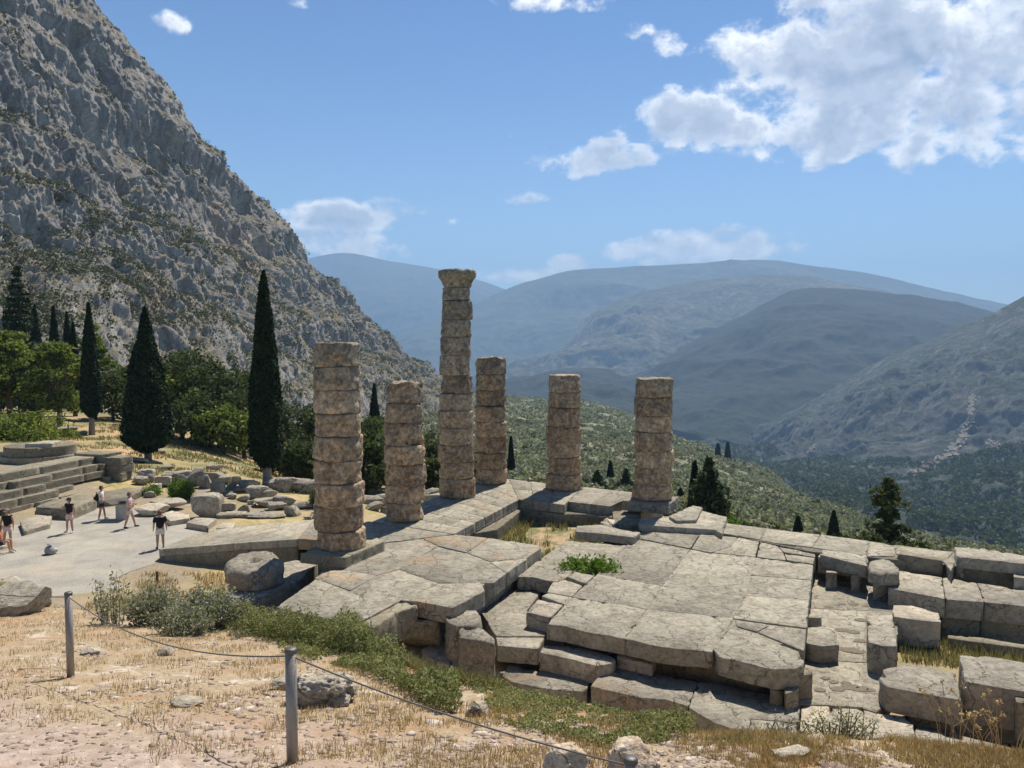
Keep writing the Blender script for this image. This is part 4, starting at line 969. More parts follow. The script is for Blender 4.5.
def ordinal(items, i, key=lambda q: q[0]):
    k = sorted(range(len(items)), key=lambda j: key(items[j])).index(i); return ORD[k]+('' if k == 0 else ' from the left')
rock_protos = [rock_mesh('rubble_stone', (1, .8, .62), .42, .22, 4, s_) for s_ in range(40, 48)]
def rub(px, py, D, w_, h_, m='block', lab=None, gr=GR):
    x, y, z = PD(px, py, D); gz = Hs(x, y)
    o = bpy.data.objects.new('rubble_stone', rock_protos[rr.randint(8)]); C.objects.link(o)
    o.location = (x, y, gz-.05); o.scale = (w_, w_*rr.uniform(.7, 1.1), h_/.62); o.rotation_euler = (0, 0, rr.uniform(-.5, .5))
    tag(o, lab or LBR, 'rubble stone', gr)
for r_ in rock_protos: r_.materials.append(M['block'])
RL = [(163,487,49,1.0,.7),(172,484,50,1.4,1.0),(184,485,50,1.3,.9),(195,484,50,1.3,1.1),(205,486,49,1.0,.9),(212,480,51,1.2,.8),(222,479,51,1.2,.8),(236,480,52,1.0,.6),
        (146,487,50,1.1,.8),(141,494,49,.8,.6),(232,487,49,.7,.5),(240,492,48,.8,.5),(250,486,49,1.2,.7),(259,493,47,1.3,.8),(268,494,47,1.1,.6),(245,498,46,.9,.4),(276,487,50,1.5,.9),(288,487,50,1.5,1.0),(300,487,50,1.4,1.0),
        (310,488,50,1.2,.9),(266,502,45,1.4,.5),(276,503,44,1.2,.6),(285,500,45,1.3,.7),(292,509,42,1.0,.6),(303,503,44,1.2,.5),(244,513,42,.6,.6),(236,516,41,1.1,.35),(230,519,41,1.4,.3),(250,519,41,1.5,.3),
        (262,517,41,1.5,.3),(272,519,41,1.3,.3),(226,510,43,1.0,.5),(205,505,45,.6,.4),(128,513,43,.6,.4),(150,504,46,.7,.4),(178,498,47,.8,.4),(140,501,47,1.3,.35),(232,500,46,.5,.4),(318,497,47,1.0,.7)]
for i_, (px, py, D, w_, h_) in enumerate(RL):
    rub(px, py, D, w_, h_, lab='large grey rubble stone behind the plaza, %s of the big ones' % ordinal(RL, i_), gr='large rubble stones between plaza and slope')
for k in range(24): rub(rr.uniform(225, 330), rr.uniform(488, 520), rr.uniform(40, 50), rr.uniform(.2, .55), rr.uniform(.12, .35))
RL = [(60,436,78,2.2),(70,434,80,1.5),(50,437,77,1.6),(84,437,76,1.2),(126,470,58,1.2),(140,468,59,1.4),(165,472,57,1.3),(188,478,54,1.3),(215,462,62,1.3),(133,446,70,1.2),(160,452,68,.9),(285,476,54,1.0)]
for i_, (px, py, D, w_) in enumerate(RL):
    rub(px, py, D, w_, .45, gr='flat stones lying on the dry slope under the cypresses', lab='flat stone half sunk in the dry grass slope, '+ordinal(RL, i_))
# rubble wall to the right of the first column
RL = [(372,500,46,1.5,.7),(382,497,47,1.6,.7),(392,496,47,1.4,.7),(434,488,49,1.6,.7),(442,485,50,1.5,.7),(374,508,44,1.0,.5),(388,507,44,.9,.5),(430,480,52,1.5,.8)]
for i_, (px, py, D, w_, h_) in enumerate(RL):
    rub(px, py, D, w_, h_, lab='rubble wall stone seen between the near columns, '+ordinal(RL, i_), gr='rubble wall stones behind the columns')
# ------------------------------------------------------------------ trees
def trunk_mesh(h, r0, r1, rng, limbs=(), lean=.03):
    G = GB(); n = 6; pts = []; x = y = 0
    for i in range(n):
        pts.append((x, y, h*i/(n-1)-.15)); x += rng.normal()*h*lean; y += rng.normal()*h*lean
    V, Q, T = tube(pts, [r0+(r1-r0)*i/(n-1) for i in range(n)], 9); G.add(V, Q); G.F[3].append(T+G.n-len(V))
    for (z, end, r) in limbs:
        i = min(int(z/h*(n-1)), n-2); p = Vector(pts[i]).lerp(Vector(pts[i+1]), z/h*(n-1)-i); e = Vector(end)
        m = p.lerp(e, .5)+Vector((0, 0, .06*h*rng.rand()))
        V, Q, T = tube([p, m, e], [r, r*.7, r*.25], 6); G.add(V, Q); G.F[3].append(T+G.n-len(V))
    return G.mesh('trunk', True)
def cypress(x, y, z, h, wd_, label, seed, clear=.07, group=None, nleaf=11000, tip=.75, ls=.16):
    rng = np.random.RandomState(seed); root = thing('cypress', label, 'cypress tree', (x, y, z), 0, group)
    link('trunk', trunk_mesh(h*.55, .16+h*.012, .06, rng, lean=.003), M['greybark'], root)
    t = rng.beta(1.15, 1.3, nleaf); prof = lambda t: np.clip(np.minimum(1, (t/.10)**.6)*(1-t)**tip*(1+.22*np.sin(np.pi*t)), 0, None)
    th = rng.uniform(0, 2*np.pi, nleaf)
    lump = fbm(np.c_[np.cos(th)*1.6, np.sin(th)*1.6, t*h*.55+seed], 4)
    pr = prof(t)/prof(np.array([.22]))[0]
    rad = wd_/2*pr*(1+.20*lump)*np.where(rng.rand(nleaf) < .72, rng.uniform(.88, 1.06, nleaf), rng.uniform(.3, .9, nleaf))
    zc = h*(clear+(1-clear)*t)+.25*lump
    c = np.c_[np.cos(th)*rad, np.sin(th)*rad, zc]; G = GB()
    V, Fq = leaves(c, rng.uniform(ls*.7, ls*1.5, nleaf), rng, .5, np.c_[np.cos(th), np.sin(th), .5+0*th], .45); G.add(V, Fq)
    nt, nz_ = 24, 46; tt = np.linspace(0, 1, nz_); T2, TH = np.meshgrid(tt, np.linspace(0, 2*np.pi, nt, endpoint=False), indexing='ij')
    lp = fbm(np.c_[np.cos(TH.ravel())*1.6, np.sin(TH.ravel())*1.6, T2.ravel()*h*.55+seed], 4)
    R_ = wd_/2*prof(T2.ravel())/prof(np.array([.22]))[0]*(1+.2*lp)*.84
    G.add(np.c_[np.cos(TH.ravel())*R_, np.sin(TH.ravel())*R_, h*(clear+(1-clear)*T2.ravel()*.985)+.25*lp], grid_faces(nz_, nt, True))
    link('crown', G.mesh('crown'), M['cypress'], root); return root
def base_at(px, D): x = (px-512)/F*D; return x, D, Hs(x, D)
def tree_h(px, D, ytop): x, y, z = base_at(px, D); return x, y, z, ZD(ytop, D)-z
x, y, z, h = tree_h(90, 76, 303); cypress(x, y, z, h, 1.75, 'slim cypress on the orange dry path, bare trunk showing at its foot', 1, clear=.13)
x, y, z, h = tree_h(146, 61, 308); cypress(x, y, z, h, 3.5, 'broad dark cypress standing just behind the end of the stepped wall', 2, clear=.05, nleaf=17000, tip=.8)
x, y, z, h = tree_h(265, 51, 271); cypress(x, y, z, h, 2.1, 'tallest slim cypress, left of the nearest column, with a pale bare trunk', 3, clear=.09, nleaf=15000, tip=.62, ls=.13)
for i, (px, D, yt, w_, lab) in enumerate([(36, 112, 305, 2.6, 'cypress behind the tall fir, partly hidden'), (55, 110, 306, 2.1, 'narrow cypress between the fir and the pines at far left'), (68, 114, 312, 2.0, 'short narrow cypress right behind the pine crown'),
        (-2, 105, 318, 3.0, 'dark cypress cut by the left frame edge'), (74, 100, 322, 1.8, 'small cypress just left of the slim one on the path'), (374, 120, 384, 2.6, 'dark cypress seen between the two nearest columns'),
        (511, 130, 437, 1.2, 'thin cypress tip right of the fourth column'), (589+22, 150, 462, 1.4, 'small cypress on the slope between the two right columns'), (837, 86, 511, 1.5, 'small cypress above the paving edge near the bushy fir'),
        (801, 88, 517, 1.3, 'smallest cypress tip above the paving edge'), (696, 62, 463, 1.05, 'slim cypress touching the fir behind the right column'), (641, 130, 400+90, 1.2, 'little cypress close to the rightmost column'),
        (719, 560, 444, 3.4, 'far cypress pair on the slope, left one'), (729, 560, 443, 3.4, 'far cypress pair on the slope, right one'), (682, 120, 490, 1.5, 'stubby dark cypress beside the plinth of the right column')]):
    x, y, z, h = tree_h(px, D, yt); cypress(x, y, z, max(h, 3), w_, lab, 30+i, clear=.03, nleaf=5000, ls=.2*max(1, D/110))

def fir(x, y, z, h, w_, label, seed, m='fir', layers=16, group=None, droop=.12, dens_=46, ls=.22, top=.0, name='fir_tree', irregular=.25):
    rng = np.random.RandomState(seed); root = thing(name, label, 'fir tree' if name == 'fir_tree' else 'tree', (x, y, z), 0, group)
    limbs = []; cs = []; nr = []
    for k in range(layers):
        t = (k+.5)/layers; zz = h*(.08+.90*t); R_ = w_/2*(1-t)**.85*(1+irregular*rng.normal()*.6)+.12
        nb = max(3, int(8*(1-t)+3))
        for b in range(nb):
            a = 2*np.pi*(b+rng.rand()*.8)/nb+k; r = R_*rng.uniform(.7, 1.15)
            e = (math.cos(a)*r, math.sin(a)*r, zz-droop*r+rng.normal()*.1)
            if r > .5: limbs.append((min(zz, h*.88), e, .035+.012*r))
            n = int(dens_*(.4+r/max(w_/2, .1))); s = rng.uniform(.12, 1.02, n)**.8
            wdt = .10+.24*r*np.sin(np.pi*np.clip(s, 0, 1))**.7
            c = np.c_[np.cos(a)*r*s-np.sin(a)*wdt*rng.normal(size=n)*.7, np.sin(a)*r*s+np.cos(a)*wdt*rng.normal(size=n)*.7, zz-droop*r*s**1.5+rng.normal(size=n)*(.07+.07*r*s)+.05]
            cs.append(c)
    c = np.concatenate(cs); G = GB()
    V, Fq = leaves(c, rng.uniform(ls*.6, ls*1.3, len(c)), rng, .45, np.tile([[0, 0, 1.]], (len(c), 1)), .35); G.add(V, Fq)
    link('trunk', trunk_mesh(h*.95, .02*h+.05, .03, rng, limbs, .003), M['bark'], root)
    link('crown', G.mesh('crown'), M[m], root); return root
x, y, z, h = tree_h(20, 100, 262); fir(x, y, z, h, 7.0, 'tall dark pointed fir at the far left, highest of the trees there', 1, layers=22, dens_=60, ls=.34)
x, y, z, h = tree_h(710, 60, 457); z = min(z, -4.5); h = ZD(457, 60)-z; fir(x, y, z, h, 4.6, 'dark fir with a wide skirt just behind the rightmost column', 2, layers=16, dens_=60)
x, y, z = (892-512)/F*52, 52, -4.2; z = Hs(x, y); h = ZD(476, 52)-z; fir(x, y, z, h, 5.0, 'bushy green fir rising behind the paving at right', 3, m='wood', layers=14, dens_=46, irregular=.9)
x, y, z, h = tree_h(598, 120, 470); fir(x, y, z, h, 3.4, 'small dark fir on the slope right of the smooth corner column', 4, layers=10)
x, y, z, h = tree_h(627, 125, 468); fir(x, y, z, h, 3.0, 'small dark fir just left of the rightmost column', 5, layers=10)

def clump_tree(x, y, z, h, w_, label, seed, m, nclump=26, per=150, ls=.2, name='tree', cat='tree', group=None, low=.35, flatten=.55, cs_=(.13, .24), taper=.0, trunk=True, bark='bark'):
    rng = np.random.RandomState(seed); root = thing(name, label, cat, (x, y, z), 0, group)
    cs = []; limbs = []
    for k in range(nclump):
        d = rng.normal(size=3); d /= np.linalg.norm(d); rr_ = rng.uniform(.35, 1)**.6
        t = .5+.5*d[2]*rr_; wz = w_/2*(1-.35*abs(t-.45))*(1-taper*t)
        c0 = np.array([d[0]*rr_*wz, d[1]*rr_*wz, h*(low+(1-low)*(.04+.93*t))])
        s = w_*rng.uniform(*cs_)
        cs.append(c0+sphere_pts(rng, per, .3)*s*np.array([1, 1, flatten])+rng.normal(size=(per, 3))*s*.12)
        if k % 2 == 0: limbs.append((h*rng.uniform(.2, .6), tuple(c0), .03+.008*h))
    c = np.concatenate(cs); G = GB(); V, Fq = leaves(c, rng.uniform(ls*.6, ls*1.3, len(c)), rng, .55, np.tile([[0, 0, 1.]], (len(c), 1)), .25); G.add(V, Fq)
    link('trunk', trunk_mesh(h*.75, .03*h+.04, .05, rng, limbs, .02), M[bark], root)
    link('crown', G.mesh('crown'), M[m], root); return root
GP = 'pines on the dry slope at the left'
for i, (px, D, yt, w_, m, lab) in enumerate([(58, 82, 350, 8.5, 'pine', 'light green spreading pine with layered boughs left of the slim cypress'), (10, 84, 334, 8.5, 'pine', 'yellow-green pine at the left frame edge, above the walls'),
        (-30, 80, 340, 8, 'pine', 'pine reaching in from beyond the left frame edge'), (92, 96, 335, 6.0, 'pine', 'pine glimpsed behind the slim cypress on the path'), (38, 92, 365, 7.0, 'wood', 'darker pine between the two light green pines')]):
    x, y, z, h = tree_h(px, D, yt); h *= 1.16; clump_tree(x, y, z, h, w_, lab, 50+i, m, nclump=44, per=190, ls=.22, name='pine_tree', cat='pine tree', group=GP, low=.10, flatten=.38, cs_=(.09, .17), taper=.62)
x, y, z, h = tree_h(22, 66, 414); clump_tree(x, y, z-.3, h, 6.5, 'round yellow-green bush behind the round stone base', 60, 'pine', nclump=30, per=200, ls=.16, name='bush', cat='bush', low=.02, flatten=.8)
x, y, z, h = tree_h(64, 72, 428); clump_tree(x, y, z-.3, h, 2.6, 'low olive-green bush at the foot of the slope path', 61, 'pine', nclump=14, per=120, ls=.14, name='bush', cat='bush', low=.02, flatten=.8)
GW = 'dark woodland trees behind the cypresses'
LW = 'dark green woodland tree in the belt behind the big cypresses'
wl = [(112,96,372,7),(128,100,362,7),(168,92,352,8),(180,88,366,7),(192,90,348,7.5),(206,92,362,7),(218,86,370,7),(232,88,372,7),(243,84,392,6.5),(222,80,408,5.5),(200,82,396,6),(250,92,378,6),(176,96,340,6),
      (286,72,436,5),(300,66,444,4.5),(318,76,436,5),(282,96,420,6),(300,100,408,6),(330,90,425,6),(375,64,430,5.5),(366,60,445,4.5),(388,70,436,5),(374,85,410,6),(430,74,444,5.0),(438,66,455,4.5),(425,90,428,6),(442,95,432,6),(395,92,410,5),
      (362,105,405,6),(405,72,442,5),(474,90,455,5),(238,106,360,6),(268,100,396,6),(340,110,410,6),(312,120,402,6)]
WA = [q for q in wl if q[0] < 260]; WB = [q for q in wl if q[0] >= 260]
for i, (px, D, yt, w_) in enumerate(wl):
    q_ = wl[i]; lb_ = 'dark woodland tree behind the big cypresses, '+ordinal(WA, WA.index(q_)) if px < 260 else 'round green tree below the terrace beyond the columns, '+ordinal(WB, WB.index(q_))
    x, y, z, h = tree_h(px, D, yt); clump_tree(x, y, z, max(h, 2.5), w_, lb_, 70+i, 'wood' if i % 3 else 'pine' if i % 2 else 'wood', nclump=24, per=105, ls=.25, name='woodland_tree', group=GW if px < 260 else 'trees below the terrace behind the near columns', low=.12, flatten=.75)
# olive grove and maquis on the slopes: uncountable mass
rg = np.random.RandomState(77)
def grove(name, n, Dlo, Dhi, pxlo, pxhi, per, s0, s1, lf, m, thr=-.2, seed=0, Hf=None):
    D = np.sqrt(rg.uniform(Dlo**2, Dhi**2, n)); px = rg.uniform(pxlo, pxhi, n); x = (px-512)/F*D
    mk = fbm(np.c_[x/40, D/40, 0*x+seed], 4); k = mk > thr; x, D = x[k], D[k]; z = H(x, D)
    s = rg.uniform(s0, s1, len(x)); off = sphere_pts(rg, len(x)*per, .55); off[:, 2] = np.abs(off[:, 2])*.95-.1
    c = np.repeat(np.c_[x, D, z], per, 0)+off*np.repeat(s, per)[:, None]+np.array([0, 0, .35])
    V, Fq = leaves(c, rg.uniform(lf*.6, lf*1.3, len(c)), rg, .65); G = GB(); G.add(V, Fq); return stuff(link(name, G.mesh(name), M[m]))
grove('olive_grove', 1500, 85, 260, 330, 1100, 120, 1.5, 2.7, .42, 'olive', -.12, 1)
grove('olive_grove', 6500, 240, 620, 330, 1040, 34, 1.6, 3.0, .75, 'olive', -.14, 2)
grove('olive_grove', 13000, 560, 1450, 380, 900, 12, 2.2, 4.0, 1.5, 'olive', -.12, 3)
grove('maquis', 500, 75, 260, 330, 1060, 90, 1.2, 2.4, .38, 'wood', .0, 4)
grove('maquis', 1100, 240, 900, 380, 1000, 30, 2, 3.6, .9, 'wood', .12, 5)
grove('maquis', 900, 110, 420, 120, 440, 60, 1.2, 2.6, .42, 'wood', -.05, 6)
grove('maquis', 700, 110, 420, 120, 440, 60, 1.0, 2.2, .42, 'olive', -.1, 7)
# forest on the far side of the gorge
rr2 = np.random.RandomState(9); nr_, nc_ = GV.shape[:2]
ii = rr2.randint(2, int(nr_*.36), 16000); jj = rr2.randint(60, nc_-120, 16000); pp = GV[ii, jj]; mk = fbm(pp/90, 4) > -.25; pp = pp[mk]
per = 8; off = sphere_pts(rr2, len(pp)*per, .5); off[:, 2] = np.abs(off[:, 2]); s = np.repeat(rr2.uniform(3, 5.5, len(pp)), per)
c = np.repeat(pp, per, 0)+off*s[:, None]; V, Fq = leaves(c, rr2.uniform(1.6, 3.0, len(c)), rr2, .7); G = GB(); G.add(V, Fq); stuff(link('gorge_forest', G.mesh('gorge_forest'), M['wood']))

# ------------------------------------------------------------------ small plants on the site
def leafy_shrub(name, px, py, D, label, seed, nst, hgt, spread, per, ls, m='shrub', cat='shrub', zoff=0):
    rng = np.random.RandomState(seed); x = (px-512)/F*D; z = Hs(x, D)+zoff; root = thing(name, label, cat, (x, D, z)); G = GB(); S = GB()
    for k in range(nst):
        a = rng.uniform(0, 2*np.pi); r = spread*math.sqrt(rng.rand()); h = hgt*rng.uniform(.55, 1.0)*(1-.35*r/max(spread, .01)); b = np.array([math.cos(a)*r*.45, math.sin(a)*r*.45*.7, -.1]); e = np.array([math.cos(a)*r, math.sin(a)*r*.7, h])
        m1 = (b+e)/2+rng.normal(size=3)*.06; V, Q, T = tube([b, m1, e], [.012, .008, .003], 4); S.add(V, Q)
        t = rng.uniform(.12, 1.04, per)[:, None]; c = (1-t)**2*b+2*t*(1-t)*m1+t*t*e+rng.normal(size=(per, 3))*(.035+.06*(1-t)*spread+ls*.8)
        V, Fq = leaves(c, rng.uniform(ls*.6, ls*1.25, per), rng, .42); G.add(V, Fq)
    link('stem', S.mesh('stem'), M['greybark'], root); link('foliage', G.mesh('foliage'), M[m], root); return root
leafy_shrub('shrub', 106, 610, 15.2, 'tall thin grey-green shrub with sparse upright twigs at the edge of the slope', 1, 13, 1.35, .42, 60, .040)
leafy_shrub('shrub', 150, 625, 15, 'grey-green bush left half, full of pale leaves, before the fallen drum', 2, 46, .95, .60, 95, .038)
leafy_shrub('shrub', 205, 632, 14.4, 'wide bush beside the fallen drum, nearest the green plants', 3, 70, .95, .72, 100, .038)
leafy_shrub('shrub', 178, 634, 13.6, 'low bush in front of the two taller grey-green bushes', 4, 40, .62, .60, 80, .035)
leafy_shrub('bright_shrub', 178, 500, 45.5, 'bright green rounded shrub behind the leaning block', 5, 60, 1.3, .75, 90, .075, 'fig')
leafy_shrub('bright_shrub', 148, 500, 46.5, 'small bright green tuft near the end of the stepped wall', 6, 26, .65, .6, 50, .07, 'fig')
leafy_shrub('shrub', 318, 506, 44, 'dark bush against the rubble left of the nearest column', 7, 30, 1.3, .6, 60, .08, 'wood')
xx = P(592, 568, -.4); r_ = leafy_shrub('bright_shrub', 592, 560, xx[1], 'bright green spreading plant growing between the floor slabs', 8, 44, .58, 1.2, 46, .095, 'fig'); r_.location = (xx[0], xx[1], -.62)
leafy_shrub('shrub', 733, 522, 46, 'light green shrub tips behind the paving, right of the dark fir', 9, 24, 1.3, .7, 60, .08, 'fig', zoff=1.2)
for i, (px, D) in enumerate([(880, 44), (905, 43.5), (925, 43.5)]):
    x = (px-512)/F*D; z = Hs(x, D); hh = ZD(536+i*3, D)-z; clump_tree(x, D, z, hh, 2.6, ['bright green bush at the foot of the bushy fir, left of three', 'bright green bush at the foot of the bushy fir, middle of three', 'bright green bush at the foot of the bushy fir, right of three'][i], 140+i, 'wood', nclump=16, per=120, ls=.13, name='bush', cat='bush', low=.1, flatten=.8)

# grass and herbs
def blades(xy, hmin, hmax, rng, wdt=.006, m='straw', name='dry_grass', zf=None, lean=.5, curve=True):
    xy = np.asarray(xy); n = len(xy); z = H(xy[:, 0], xy[:, 1]) if zf is None else np.full(n, zf) if np.isscalar(zf) else zf
    h = rng.uniform(hmin, hmax, n); a = rng.uniform(0, 2*np.pi, n); l = rng.uniform(0, lean, n)*h; b = rng.uniform(0, 2*np.pi, n)
    base = np.c_[xy, z-.02]; wv = np.c_[np.cos(b), np.sin(b), 0*b]*(wdt*rng.uniform(.7, 1.5, n))[:, None]
    mid = base+np.c_[np.cos(a)*l*.35, np.sin(a)*l*.35, h*.55]; tip = base+np.c_[np.cos(a)*l, np.sin(a)*l, h]
    V = np.stack([base-wv, base+wv, mid+wv*.8, mid-wv*.8, tip], 1).reshape(-1, 3); i = np.arange(n)*5
    G = GB(); G.add(V, np.stack([i, i+1, i+2, i+3], 1)); G.F[3].append(np.stack([i+3, i+2, i+4], 1)); return G
rg = np.random.RandomState(5)
def edge_of(px): return np.interp(px, ex, ey)
def sample(n, pxlo, pxhi, f0, f1, pw=1.0, dmin=4.0):
    px = rg.uniform(pxlo, pxhi, n); e = edge_of(px); D = dmin+(e*f1-dmin)*rg.uniform(f0, 1, n)**pw
    x = (px-512)/F*D; return np.c_[x, D]
pts = sample(150000, -60, 1080, 0, 1.08, .8)
den_ = fbm(np.c_[pts*1.3, 0*pts[:, 0]], 4)+.35*fbm(np.c_[pts*5, 0*pts[:, 0]+7], 3)
pathv = -.30*pts[:, 0]-.62*pts[:, 1]+3.15
k = (den_-np.clip(pathv, 0, 3)*.5) > -.02
G = blades(pts[k], .025, .10, rg, .003); stuff(link('dry_grass', G.mesh('dry_grass'), M['straw']))
pts = sample(12000, 640, 1090, .55, 1.08, 1); pts = pts[fbm(np.c_[pts*1.5, 0*pts[:, 0]+2], 3) > -.1]; G = blades(pts, .03, .11, rg, .003, lean=.9); stuff(link('dry_grass', G.mesh('dry_grass'), M['straw']))
# green herb mat along the crest of the bank
def herb_patch(n, pxlo, pxhi, f0, f1, hgt, ls, m, nm, thr=-.1, seed=0):
    px = rg.uniform(pxlo, pxhi, n); e = edge_of(px); D = e*rg.uniform(f0, f1, n); x = (px-512)/F*D
    mk = fbm(np.c_[x*.9, D*.9, 0*x+seed], 4)+.3*fbm(np.c_[x*5, D*5, 0*x+seed], 2); fe = np.clip(np.minimum(px-pxlo, pxhi-px)/60, 0, 1); k = (mk > thr+.7*(1-fe)**1.5); x, D, mk = x[k], D[k], mk[k]; z = H(x, D)
    hh = hgt*(.10+1.5*np.clip(mk-thr, 0, .8)); c = np.c_[x, D, z+rg.rand(len(x))**.7*hh]
    V, Fq = leaves(c, rg.uniform(ls*.6, ls*1.3, len(c)), rg, .4); G = GB(); G.add(V, Fq); return stuff(link(nm, G.mesh(nm), M[m]))
herb_patch(90000, 225, 480, .80, 1.30, .30, .024, 'herb', 'green_ground_cover', -.16, 3)
herb_patch(42000, 228, 410, .90, 1.08, .55, .026, 'herb', 'green_ground_cover', -.34, 8)
herb_patch(56000, 440, 700, .82, 1.40, .17, .018, 'herb', 'green_ground_cover', -.2, 4)
herb_patch(12000, 680, 900, .95, 1.15, .10, .016, 'herb', 'green_ground_cover', -.02, 5)
herb_patch(16000, 150, 330, .90, 1.15, .25, .030, 'shrub', 'green_ground_cover', -.05, 6)
leafy_shrub('weed', 848, 740, 6.9, 'spiky green weed tuft at the crest before the lane', 21, 34, .40, .34, 40, .016, 'herb', 'weed')
leafy_shrub('weed', 790, 745, 6.9, 'low grey-green weed tuft below the cracked front slab', 22, 26, .22, .34, 34, .014, 'shrub', 'weed')
pts = sample(20000, 220, 500, .80, 1.12, 1); G = blades(pts, .06, .26, rg, .005, lean=.7); stuff(link('green_grass', G.mesh('green_grass'), M['mixgrass']))
pts = sample(9000, 430, 800, .9, 1.15, 1); G = blades(pts, .05, .17, rg, .004, lean=.6); stuff(link('green_grass', G.mesh('green_grass'), M['herb']))
# seed-head stems at the crest, right
for i, px in enumerate([963, 985, 1004, 1016]):
    D = 6.6; x = (px-512)/F*D; z = Hs(x, D); G = GB(); rng = np.random.RandomState(i); hd = []
    for s in range(7):
        bx, by = rng.normal(0, .06, 2); h = rng.uniform(.3, .62); e = np.array([bx+rng.normal()*.14, by+.1*rng.normal(), h]); V, Q, T = tube([(bx, by, -.05), (bx*.7+e[0]*.3, by, h*.5), e], .0028, 4); G.add(V, Q)
        G2 = GB(); G2.add(*leaves(e+rng.normal(size=(14, 3))*.012, .014, rng, .6)); hd.append(G2.mesh('seed_head'))
    r_ = thing('thistle', 'dry seed-head stalks on the crest at lower right, %s' % ['leftmost clump', 'second from left', 'third from left', 'nearest the frame edge'][i], 'dry weed', (x, D, z)); link('stalk', G.mesh('stalk'), M['straw'], r_); [link('seed_head', q_, M['straw'], r_) for q_ in hd]
# sparse grass on the dry slope under the cypresses
D = rg.uniform(49, 92, 30000); px = rg.uniform(40, 315, 30000); x = (px-512)/F*D; mk = fbm(np.c_[x*.25, D*.25, 0*x+3], 4)+.4*fbm(np.c_[x*1.2, D*1.2, 0*x], 3); k = mk > .02
G = blades(np.c_[x[k], D[k]], .08, .32, rg, .03, lean=.8); stuff(link('slope_grass', G.mesh('slope_grass'), M['mixgrass']))
# grass in the sunken bed and pits
bc = np.array([P(x, y, -1.0)[:2] for x, y in [(497,531),(524,512),(566,516),(612,520),(622,528),(600,545),(556,575),(520,580),(500,565)]]); cen_ = bc.mean(0)
tt_ = rg.rand(9000, 1)**.42; ei = rg.randint(0, len(bc), 9000); ff = rg.rand(9000, 1); ep = bc[ei]*(1-ff)+bc[(ei+1) % len(bc)]*ff; xy = cen_+(ep-cen_)*tt_*.97
mk = (tt_[:, 0] > .55) | (fbm(np.c_[xy*1.2, 0*xy[:, 0]], 3) > .15); G = blades(xy[mk], .10, .42, rg, .014, zf=-1.0); stuff(link('bed_grass', G.mesh('bed_grass'), M['mixgrass']))
def patch_blades(name, pix, z, n, h0, h1, m, wdt=.01):
    q = np.array([P(x, y, z)[:2] for x, y in pix]); c = q.mean(0); ei = rg.randint(0, len(q), n); f = rg.rand(n, 1); ep = q[ei]*(1-f)+q[(ei+1) % len(q)]*f
    xy = c+(ep-c)*np.sqrt(rg.rand(n, 1)); G = blades(xy, h0, h1, rg, wdt, zf=H(xy[:, 0], xy[:, 1])); stuff(link(name, G.mesh(name), M[m]))
patch_blades('pit_grass', [(898,636),(950,640),(1024,655),(1024,668),(955,668),(900,662)], -2.0, 2600, .08, .42, 'mixgrass', .010)
patch_blades('pit_grass', [(900,700),(1024,730),(1024,752),(910,722)], -1.9, 2500, .1, .4, 'mixgrass', .008)
for i in range(1):
    pts = np.c_[rg.uniform(-14.8, -9, 5000), rg.uniform(25.5, 30.5, 5000)]; k = (fbm(np.c_[pts*.7, 0*pts[:, 0]], 4) > -.05) & (pts[:, 1] < 30.4-(pts[:, 0]+14)*.1); G = blades(pts[k], .08, .28, rg, .012); stuff(link('dry_grass', G.mesh('dry_grass'), M['straw']))
# ------------------------------------------------------------------ stones of the foreground
def scatter(name, pts, smin, smax, m, rng, pw=3.0, flat=.6, zoff=.15):
    bm = bmesh.new(); bmesh.ops.create_icosphere(bm, subdivisions=1, radius=1); V0 = np.array([v.co[:] for v in bm.verts]); F0 = np.array([[v.index for v in f.verts] for f in bm.faces]); bm.free()
    n = len(pts); z = H(pts[:, 0], pts[:, 1]); s = smin+(smax-smin)*rng.rand(n)**pw
    jit = 1+rng.uniform(-.45, .35, (n, len(V0), 1)); sc3 = np.stack([s*rng.uniform(.8, 1.4, n), s*rng.uniform(.7, 1.1, n), s*flat*rng.uniform(.6, 1.2, n)], 1)
    a = rng.uniform(0, 2*np.pi, n); ca, sa = np.cos(a)[:, None], np.sin(a)[:, None]; W = V0[None]*jit*sc3[:, None, :]
    X_ = W[:, :, 0]*ca-W[:, :, 1]*sa; Y_ = W[:, :, 0]*sa+W[:, :, 1]*ca; W = np.stack([X_, Y_, W[:, :, 2]], -1)+np.c_[pts, z+s*zoff][:, None, :]
    G = GB(); G.add(W.reshape(-1, 3), (F0[None]+(np.arange(n)*len(V0))[:, None, None]).reshape(-1, 3)); return stuff(link(name, G.mesh(name), m))
def peb(g, b):
    r = g.n('ShaderNodeNewGeometry').outputs['Random Per Island']; n = g.noise(pos(g), 30, 4, .7)
    c = g.ramp(r, [(0, (.27, .20, .155)), (.5, (.41, .32, .25)), (.88, (.50, .41, .33)), (1, (.68, .62, .54))]); g.put(b.inputs['Base Color'], g.mix(g.m('MULTIPLY', n, .5), c, (.25, .21, .17))); bump(g, b, n, .5, .01)
M['pebble'] = mat('pebble_stone', peb)
pts = sample(45000, -60, 1080, 0, 1.05, .9); dn = fbm(np.c_[pts*1.1, 0*pts[:, 0]+4], 4); pv = -.30*pts[:, 0]-.62*pts[:, 1]+3.9
k = (dn+np.clip(pv, -1, 1.5)*.35+rg.rand(len(pts))*.3) > .08
scatter('gravel', pts[k], .004, .042, M['pebble'], rg, 5.0, .5, 0)
